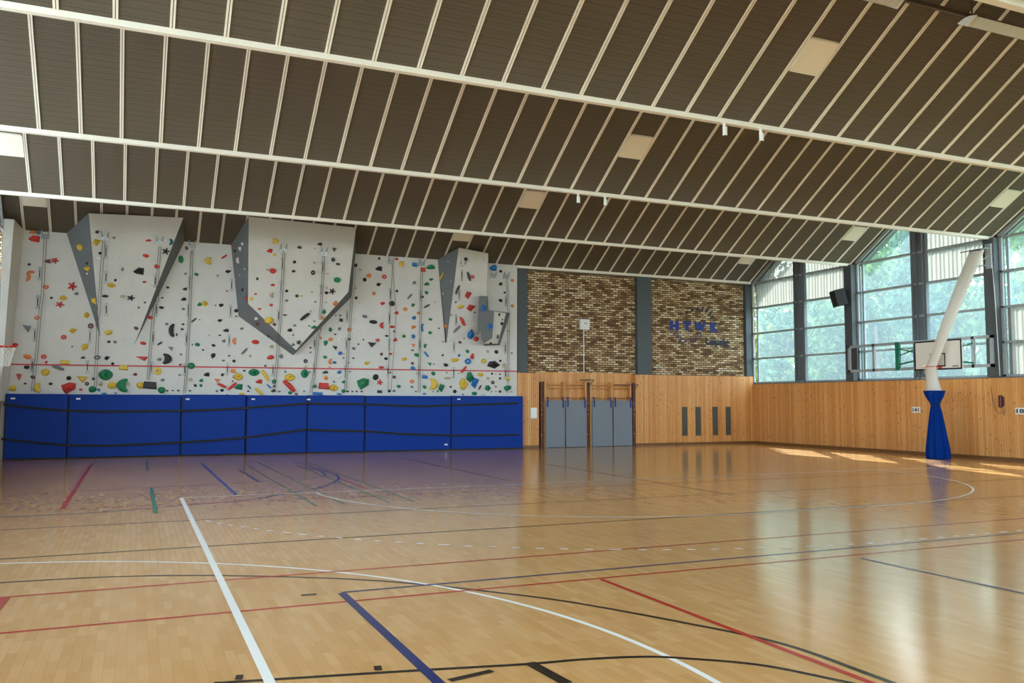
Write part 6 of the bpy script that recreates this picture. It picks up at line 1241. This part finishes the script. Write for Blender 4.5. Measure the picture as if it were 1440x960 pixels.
# dark rail hung under the ridge with long ribbed lamps
t = thing('light_rail', 'thin dark rail hung below the nearest visible ceiling ridge, carrying the ribbed lamps', 'rail', (12.5,10.0,8.5))
MB().box(6.0,18.5,9.97,10.03,8.40,8.47).build('rail_profile', M['ridge'], t)
for x in (7.0,10.0,13.0,16.0): MB().bar((x,10,8.47),(x,10,9.02), .02).build('hanger_rod', M['ridge'], t)
for xs, lab in ((12.86,'ribbed clear fluorescent lamp on the ceiling rail, at its end towards the tall windows'),(7.85,'ribbed clear fluorescent lamp on the ceiling rail above the square light panel')):
    t = thing('ridge_lamp', lab, 'lamp', (xs+1.7,10.0,8.3), 'lamps on the ceiling rail')
    MB().box(xs+.03,xs+3.37,9.94,10.06,8.345,8.40).build('lamp_housing', M['darkgrey'], t)
    mb = MB(); n = 60
    for i in range(n):
        x0, x1 = xs+.03+i*3.34/n, xs+.03+(i+1)*3.34/n; xm = (x0+x1)/2
        for q in (-1,1):
            mb.add([(x0,10+q*.17,8.35),(xm,10+q*.163,8.356),(x1,10+q*.17,8.35),(x1,10,8.25),(xm,10,8.258),(x0,10,8.25)], [(0,1,4,5),(1,2,3,4)])
    for q in (-1,1): mb.add([(xs+.03,10+q*.17,8.35),(xs+3.37,10+q*.17,8.35),(xs+3.37,10+q*.05,8.395),(xs+.03,10+q*.05,8.395)], [(0,1,2,3)])
    mb.build('ribbed_cover', M['clear'], t)
    for x in (xs, xs+3.37): MB().add([(x+d,y,z) for d in (0,.03) for y,z in ((9.81,8.36),(10,8.235),(10.19,8.36),(10.06,8.40),(9.94,8.40))], [(4,3,2,1,0),(5,6,7,8,9)]+[(i,(i+1)%5,5+(i+1)%5,5+i) for i in range(5)]).build('end_cap', M['white'], t)
for x, y, lab in ((10.03,13,'first'),(10.89,13,'second'),(10.11,19,'first'),(10.89,19,'second')):
    t = thing('ceiling_spot', 'small white cylinder fitting under the %s ceiling beam, %s of its pair' % ('nearer' if y == 13 else 'further', lab), 'ceiling fitting', (x,y,6.95), 'pairs of cylinders under the beams')
    MB().tube([(x,y-.03,7.06),(x,y-.03,6.93)], .028, 10).build('stem', M['white'], t)
    MB().tube([(x,y-.05,6.98),(x,y-.05,6.82)], .045, 12).build('barrel', M['white'], t, smooth=False)
    MB().tube([(x,y-.05,6.825),(x,y-.05,6.815)], .03, 12).build('lens', M['darkgrey'], t)

# ------------------------------------------------------------------ window wall: loudspeaker, hoop, net
t = thing('loudspeaker', 'black loudspeaker tilted down on the steel window post', 'loudspeaker', (25.0,25.05,5.8))
R3 = Matrix.Rotation(math.radians(-25),3,'Z') @ Matrix.Rotation(math.radians(-14),3,'Y')
def sp(mb, x0,x1,y0,y1,z0,z1): 
    k = MB().box(x0,x1,y0,y1,z0,z1); mb.add([Vector((24.70,25.12,5.82)) + R3 @ Vector(v) for v in k.v], k.f)
mb = MB(); sp(mb,-.2,.2,-.28,.28,-.32,.32); mb.build('cabinet', M['black'], t, bevel=.02)
mb = MB(); sp(mb,-.21,-.195,-.25,.25,-.29,.29); mb.build('grille', M['grille'], t)
MB().bar((24.86,25.05,5.8),(25.045,25.02,5.8), .06).build('wall_bracket', M['black'], t)

t = thing('basketball_hoop', 'wall mounted basketball backboard with red ring in front of the tall windows', 'basketball hoop', (24.9,21.5,2.6))
mb = MB()
for z in (3.0, 3.92): mb.box(24.95,25.03,18.9,24.98,z-.05,z+.05)
for y in (18.95,19.62,23.74,24.93): mb.box(24.95,25.03,y-.05,y+.05,2.95,3.97)
mb.build('support_frame', M['steel'], t)
MB().box(24.99,25.03,24.55,24.78,3.05,3.87).build('frame_pad', M['darkgrey'], t)
MB().box(24.93,25.02,22.55,22.72,2.95,3.97).build('green_post', M['green'], t)
for p, q, w_ in (((24.93,22.62,3.75),(24.4,21.3,3.5),.05),((24.93,22.62,3.15),(24.4,21.3,3.25),.05),((24.93,22.62,3.45),(24.4,21.3,3.65),.03),((24.97,19.62,3.75),(24.4,19.75,3.6),.05),((24.97,19.62,3.1),(24.4,19.75,3.15),.05)):
    MB().bar(p, q, w_).build('green_arm', M['green'], t)
bb = MB().box(24.33,24.37,19.52,21.36,2.89,3.875).build('backboard', M['board'], t)
mb = MB(); xf0, xf1 = 24.324, 24.331
for q in ((19.52,21.36,2.89,2.94),(19.52,21.36,3.825,3.875),(19.52,19.57,2.89,3.875),(21.31,21.36,2.89,3.875),(20.14,20.74,3.40,3.44),(20.14,20.74,3.0,3.04),(20.14,20.18,3.0,3.44),(20.70,20.74,3.0,3.44)):
    mb.box(xf0,xf1,q[0],q[1],q[2],q[3])
mb.build('board_marking', M['black'], t)
MB().box(24.324,24.331,19.66,19.88,2.985,3.01).build('maker_mark', M['black'], t)
MB().torus((23.90,20.36,2.985), .225, .011, 'z', 32, 8).build('ring', M['red'], t, smooth=True)
MB().box(24.11,24.33,20.28,20.44,2.93,3.0).build('ring_bracket', M['red'], t)

t = thing('bracket_arm', 'steel bracket arm on the window post holding the top of the white net', 'bracket', (25.0,19.0,6.6))
MB().box(24.96,25.05,18.85,19.05,6.1,6.9).build('mounting_plate', M['steel'], t)
MB().tube([(24.98,18.9,6.76),(24.8,18.95,6.75),(24.78,19.8,6.74)], .022, 8).build('upper_arm', M['steel'], t)
MB().tube([(24.98,18.9,6.2),(24.8,19.0,6.2),(24.78,19.75,6.18)], .02, 8).build('lower_arm', M['steel'], t)
MB().tube([(24.97,18.92,6.55),(24.80,19.3,6.2)], .008, 6).build('stay_cord', M['cord'], t)
o = MB().tube([(25.03,18.88,6.7),(25.02,18.80,5.0),(25.03,18.74,2.66)], .012, 6).build('hanging_cord', M['cord']); tag(o, 'thin white cord hanging down the window post beside the hoop', 'cord')

# net chute through the ring into a blue bag standing on the floor
def chute(path, n=28, fold=.0, nf=9, seed=0):
    """path: (centre, half width across, half depth)"""
    vs = []; fs = []; rnd = random.Random(seed)
    ph = [rnd.uniform(0,6) for _ in range(4)]
    for c, a, b, fo in path:
        for k in range(n):
            q = 2*PI*k/n; f = 1 + fo*(math.sin(nf*q+ph[0]) + .5*math.sin((nf-4)*q+ph[1]))
            vs.append((c[0]+b*f*math.cos(q), c[1]+a*f*math.sin(q), c[2]))
    for i in range(len(path)-1):
        for k in range(n): fs.append((i*n+k, i*n+(k+1)%n, (i+1)*n+(k+1)%n, (i+1)*n+k))
    return MB().add(vs, fs)
def lerp(a, b, t): return a+(b-a)*t
def path(keys, n):
    out = []
    for i in range(len(keys)-1):
        (c0,a0,b0,f0), (c1,a1,b1,f1) = keys[i], keys[i+1]
        for k in range(n):
            t = k/n; out.append((tuple(lerp(c0[j],c1[j],t) for j in range(3)), lerp(a0,a1,t), lerp(b0,b1,t), lerp(f0,f1,t)))
    out.append(keys[-1]); return out
t = thing('ball_net', 'long white net chute running through the ring into a blue bag on the floor', 'net', (23.88,20.2,0))
k = [((24.8,19.22,6.70),.27,.10,.02),((24.52,19.52,5.7),.255,.10,.05),((24.22,19.88,4.5),.23,.10,.05),((23.98,20.2,3.4),.19,.10,.05),((23.90,20.34,2.98),.18,.12,.05),((23.88,20.30,2.6),.19,.14,.04),((23.87,20.22,2.12),.26,.20,.03)]
chute(path(k,8), 36, nf=11, seed=1).build('net_tube', M['net'], t, smooth=True)
MB().torus((24.8,19.22,6.70), .2, .02, 'z', 24, 8).build('top_hoop', M['black'], t)
k = [((23.87,20.22,2.20),.36,.24,.08),((23.87,20.21,2.02),.29,.2,.12),((23.87,20.20,1.80),.15,.13,.14),((23.87,20.19,1.70),.135,.12,.14),((23.87,20.18,1.5),.18,.16,.13),((23.86,20.16,.9),.27,.24,.12),((23.86,20.14,.3),.36,.30,.12),((23.86,20.13,.01),.36,.31,.12)]
chute(path(k,6), 72, nf=11, seed=2).build('bag', M['bag'], t, smooth=True)
MB().torus((23.87,20.19,1.72), .14, .012, 'z', 24, 6).build('drawstring', M['darknavy'], t)
mb = MB()
for a in range(10):
    q = 2*PI*a/10; mb.tube([(23.90+.225*math.cos(q),20.36+.225*math.sin(q),2.98),(23.89+.17*math.cos(q+.3),20.33+.17*math.sin(q+.3),2.72),(23.89+.15*math.cos(q),20.31+.16*math.sin(q),2.5)], .005, 5)
mb.build('ring_net', M['cord'], t)

for y, lab, ch in ((22.11,'small white number plate on the panelling beside the blue bag','141'),(18.2,'small white number plate on the panelling beside the wall telephone','18')):
    t = thing('number_sign', lab, 'sign', (25.18,y,1.55))
    MB().box(25.165,25.2,y-.17,y+.17,1.45,1.66).build('plate', M['white'], t, bevel=.004)
    letter(ch, y+.125, 1.49, .13, M['darknavy'], .25, .02, 'digits', t, y=25.165, depth=.006, axis='right')
t = thing('wall_telephone', 'dark red wall telephone handset with a hanging cord on the panelling', 'telephone', (25.16,18.83,1.85))
MB().box(25.08,25.19,18.78,18.88,1.66,2.05).build('handset', M['handset'], t, bevel=.03)
MB().box(25.165,25.188,18.74,18.92,1.70,2.0).build('cradle', M['darkgrey'], t)
MB().tube([(25.15,18.82,1.68),(25.15,18.80,1.52),(25.15,18.74,1.42),(25.15,18.72,1.5),(25.15,18.74,1.62)], .007, 6).build('curly_cord', M['black'], t)
MB().tube([(25.17,19.18,2.35),(25.17,19.13,1.9),(25.165,19.03,1.6),(25.165,18.93,1.47),(25.165,18.82,1.5)], .006, 6).build('feed_cord', M['darkgrey'], t)

# second hoop on the near side wall, only its ring and net reach into view
t = thing('basketball_hoop', 'basketball ring with white net on the side wall beside the climbing wall', 'basketball hoop', (-3.3,22.9,3.0))
MB().torus((-2.80,23.0,3.07), .225, .016, 'z', 32, 8).build('ring', M['red'], t, smooth=True)
MB().box(-3.24,-3.02,22.92,23.08,3.02,3.09).build('ring_bracket', M['red'], t)
MB().box(-3.29,-3.25,22.4,23.6,2.95,3.85).build('backboard', M['board'], t)
mb = MB(); mb.bar((-3.29,22.7,3.3),(-3.74,22.5,3.3), .06); mb.bar((-3.29,23.3,3.3),(-3.74,23.5,3.3), .06); mb.build('support_arm', M['steel'], t)
MB().box(-3.78,-3.72,22.3,23.7,2.7,3.5).build('wall_frame', M['steel'], t)
mb = MB()
for a in range(12):
    for s in (1,-1):
        pts = []
        for i in range(7):
            q = 2*PI*a/12 + s*i*.26; r = .22-.11*(i/6)**.8; pts.append((-2.80+r*math.cos(q),23.0+r*math.sin(q),3.06-.45*i/6))
        mb.tube(pts, .0055, 5)
mb.build('net', M['cord'], t)

# ------------------------------------------------------------------ outside: lawn and trees beyond the windows
o = MB().box(-70, XL-.4, -60, 130, -.34, -.12).build('forecourt_ground', M['gravel']); o['kind'] = 'structure'  # unseen pale ground added to bounce daylight up to the ceiling
o = MB().box(XL-.4, 130, -60, 130, -.4, -.13).build('ground', M['lawn']); o['kind'] = 'structure'
LEAF = [m_leaf('leaves_pale', (92,118,68), (136,152,92)), m_leaf('leaves_mid', (62,96,62), (106,130,84)), m_leaf('leaves_cool', (60,92,74), (96,124,100))]
def crown_mesh(seed, n, rx, rz, m):
    rnd = random.Random(seed); cl = []
    for _ in range(34):
        a = rnd.uniform(0,2*PI); u = rnd.uniform(-1,1); r = rnd.uniform(.45,1)**.5
        c = math.sqrt(1-u*u); cl.append((rx*r*c*math.cos(a), rx*r*c*math.sin(a), rz*(u*r+1), rnd.uniform(.22,.42)*rx))
    v = []; f = []
    for i in range(n):
        c = cl[i % len(cl)]
        while True:
            p = Vector((rnd.uniform(-1,1),rnd.uniform(-1,1),rnd.uniform(-1,1)))
            if .2 < p.length < 1: break
        p = Vector(c[:3]) + p*c[3]; s = rnd.uniform(.13,.27)
        d = Vector((rnd.gauss(0,1),rnd.gauss(0,1),rnd.gauss(0,1))).normalized(); e = d.orthogonal().normalized(); g = d.cross(e)
        k = len(v); v += [p+e*s, p+g*s*.55, p-e*s, p-g*s*.55]; f.append((k,k+1,k+2,k+3))
    me = bpy.data.meshes.new('foliage'); me.from_pydata([tuple(q) for q in v], [], f); me.materials.append(m); return me
crowns = [crown_mesh(1, 4600, 3.2, 4.4, LEAF[0]), crown_mesh(2, 4800, 3.6, 5.0, LEAF[1]), crown_mesh(3, 4800, 3.0, 5.2, LEAF[2])]
tb = MB(); tb.tube([(0,0,-.15),(.05,0,2.5),(0,.1,5.5)], [.24,.17,.08], 10)
for a in (.4,2.3,4.4): tb.tube([(0.03,0,2.2),(.9*math.cos(a),.9*math.sin(a),3.8),(1.9*math.cos(a),1.9*math.sin(a),5.6)], [.09,.06,.03], 7)
trunk_me = None
TREES = [(34.5, 40.2, 1.02, 0, 1.02, 'pale green tree filling the window panes next to the brick wall'),
    (35.8, 37.7, 1.05, 2, 0.91, 'blue green tree behind the panes just before the loudspeaker'),
    (36.4, 34.3, 0.96, 1, 1.15, 'bushy mid green tree behind the gable pane and panes past the loudspeaker'),
    (36.3, 29.9, 0.95, 2, 1.17, 'blue green tree behind the backboard and the white net chute'),
    (37.2, 27.1, 0.88, 1, 1.43, 'bushy mid green tree behind the last panes past the hoop'),
    (45.5, 50.6, 1.31, 1, 0.82, 'distant mid green tree showing between the two trees nearest the brick wall'),
    (46.7, 46.7, 1.27, 0, 1.05, 'distant pale green tree behind the loudspeaker post'),
    (48.1, 42.2, 1.23, 1, 0.96, 'distant mid green tree behind the middle bar of the hoop bay'),
    (47.5, 36.6, 1.15, 0, 1.31, 'distant pale green tree behind the post beside the white net'),
    (44.0, 54.4, 1.41, 2, 0.69, 'distant blue green tree mostly hidden by the end of the brick wall'),
    (62.4, 57.7, 1.72, 2, 0.86, 'farthest tall blue green tree, above the backboard bay')]
for i, (x, y, s, k, zs, label) in enumerate(TREES):
    t = thing('tree', label, 'tree', (x,y,-.13), 'trees outside the tall windows')
    f = link('foliage', crowns[k], t, loc=(0,0,1.0*s)); f.matrix_parent_inverse = Matrix.Identity(4); f.scale = (s,s,s*zs); f.rotation_euler = (0,0,i*1.3)
    if trunk_me is None: q = tb.build('trunk', M['bark'], t, loc=(0,0,0), smooth=True); trunk_me = q.data
    else: q = link('trunk', trunk_me, t, loc=(0,0,0))
    q.matrix_parent_inverse = Matrix.Identity(4); q.scale = (s,s,s*zs)

CLOUD = 11.0  # extra sky brightness added out of view to light the hall
# the wood further off, one mass of foliage
rnd = random.Random(11); v = []; f = []
for _ in range(520):
    y = rnd.uniform(-12, 100); c = Vector((52+.12*y+rnd.uniform(-5,7), y, rnd.uniform(.5,10.5))); r = rnd.uniform(1.2,2.6)
    for _ in range(38):
        d = Vector((rnd.gauss(0,1),rnd.gauss(0,1),rnd.gauss(0,1))).normalized(); p = c + d*r*rnd.uniform(.5,1); sz = rnd.uniform(.22,.42)
        e = d.orthogonal().normalized(); g = d.cross(e); k = len(v); v += [tuple(q) for q in (p+e*sz, p+g*sz*.6, p-e*sz, p-g*sz*.6)]; f.append((k,k+1,k+2,k+3))
me = bpy.data.meshes.new('distant_foliage'); me.from_pydata(v, [], f); me.materials.append(LEAF[2])
tag(link('distant_foliage', me), 'mass of hazy green foliage of the wood behind the single trees', 'foliage', kind='stuff')

# ------------------------------------------------------------------ light: sun, sky, daylight through both rows of windows and the added back glazing
w = bpy.data.worlds.new('sky'); SC.world = w; w.use_nodes = True; nt = w.node_tree
bg = nt.nodes['Background']; skyt = nt.nodes.new('ShaderNodeTexSky'); skyt.sky_type = 'NISHITA'; skyt.sun_disc = False
skyt.sun_elevation = math.radians(36); skyt.sun_rotation = math.radians(33); skyt.air_density = 1.0; skyt.dust_density = 3.0; skyt.ozone_density = 1.0
# sky brightness added on the unseen left and rear, less over the trees
tcw = nt.nodes.new('ShaderNodeTexCoord'); sxw = nt.nodes.new('ShaderNodeSeparateXYZ'); nt.links.new(tcw.outputs['Generated'], sxw.inputs[0])
rmp = nt.nodes.new('ShaderNodeMapRange'); rmp.inputs[1].default_value = .05; rmp.inputs[2].default_value = -.45; rmp.inputs[3].default_value = .22; rmp.inputs[4].default_value = 1
vm = nt.nodes.new('ShaderNodeVectorMath'); vm.operation = 'DOT_PRODUCT'; vm.inputs[1].default_value = (.80,.60,0)
nt.links.new(tcw.outputs['Generated'], vm.inputs[0]); nt.links.new(vm.outputs['Value'], rmp.inputs[0])
cmix = nt.nodes.new('ShaderNodeMix'); cmix.data_type = 'RGBA'; cmix.blend_type = 'ADD'; cmix.inputs[7].default_value = (CLOUD*1.0, CLOUD*.985, CLOUD*.95, 1)
nt.links.new(rmp.outputs[0], cmix.inputs[0]); nt.links.new(skyt.outputs[0], cmix.inputs[6])
nt.links.new(cmix.outputs[2], bg.inputs[0]); bg.inputs[1].default_value = .55
sd = bpy.data.lights.new('sun', 'SUN'); sd.energy = 14.0; sd.angle = math.radians(.6); sd.color = (1,.93,.80)
so = bpy.data.objects.new('sun', sd); C.objects.link(so)
so.rotation_euler = Vector((-.76,-1.15,-1.0)).to_track_quat('-Z','Y').to_euler()
for x, ry in ((XL-.5, -PI/2),):
    ld = bpy.data.lights.new('window_portal', 'AREA'); ld.shape = 'RECTANGLE'; ld.size = 6.3; ld.size_y = 36; ld.cycles.is_portal = True
    lo = bpy.data.objects.new('window_portal', ld); C.objects.link(lo); lo.location = (x, 13, 5.8); lo.rotation_euler = (0, ry, 0)

# ------------------------------------------------------------------ camera and view
cd = bpy.data.cameras.new('camera'); cam = bpy.data.objects.new('camera', cd); C.objects.link(cam); SC.camera = cam
cd.sensor_width = 36; cd.lens = 36*1209.8/1440; cd.clip_end = 400
yw, pt, rl = (math.radians(a) for a in (23.62, 3.989, .1103))
fw = Vector((math.sin(yw)*math.cos(pt), math.cos(yw)*math.cos(pt), math.sin(pt))); rt = Vector((math.cos(yw), -math.sin(yw), 0)); up = rt.cross(fw)
r2 = rt*math.cos(rl)+up*math.sin(rl); u2 = -rt*math.sin(rl)+up*math.cos(rl)
cam.matrix_world = Matrix.Translation((0,0,1.82)) @ Matrix((r2, u2, -fw)).transposed().to_4x4()
vs_ = SC.view_settings; SC.display_settings.display_device = 'sRGB'
vs_.view_transform = 'Standard'; vs_.look = 'None'; vs_.gamma = 1; vs_.exposure = 0.88; vs_.use_curve_mapping = False
ld = bpy.data.lights.new('window_portal', 'AREA'); ld.shape = 'RECTANGLE'; ld.size = 29; ld.size_y = 4.6; ld.cycles.is_portal = True
lo = bpy.data.objects.new('window_portal', ld); C.objects.link(lo); lo.location = (10.7, YB-.4, 4.9); lo.rotation_euler = (PI/2, 0, 0)
cy = SC.cycles
cy.max_bounces = 9; cy.diffuse_bounces = 5; cy.glossy_bounces = 4; cy.transparent_max_bounces = 16; cy.transmission_bounces = 6
cy.use_denoising = True; cy.caustics_reflective = False; cy.caustics_refractive = False; cy.sample_clamp_indirect = 3; cy.use_light_tree = False
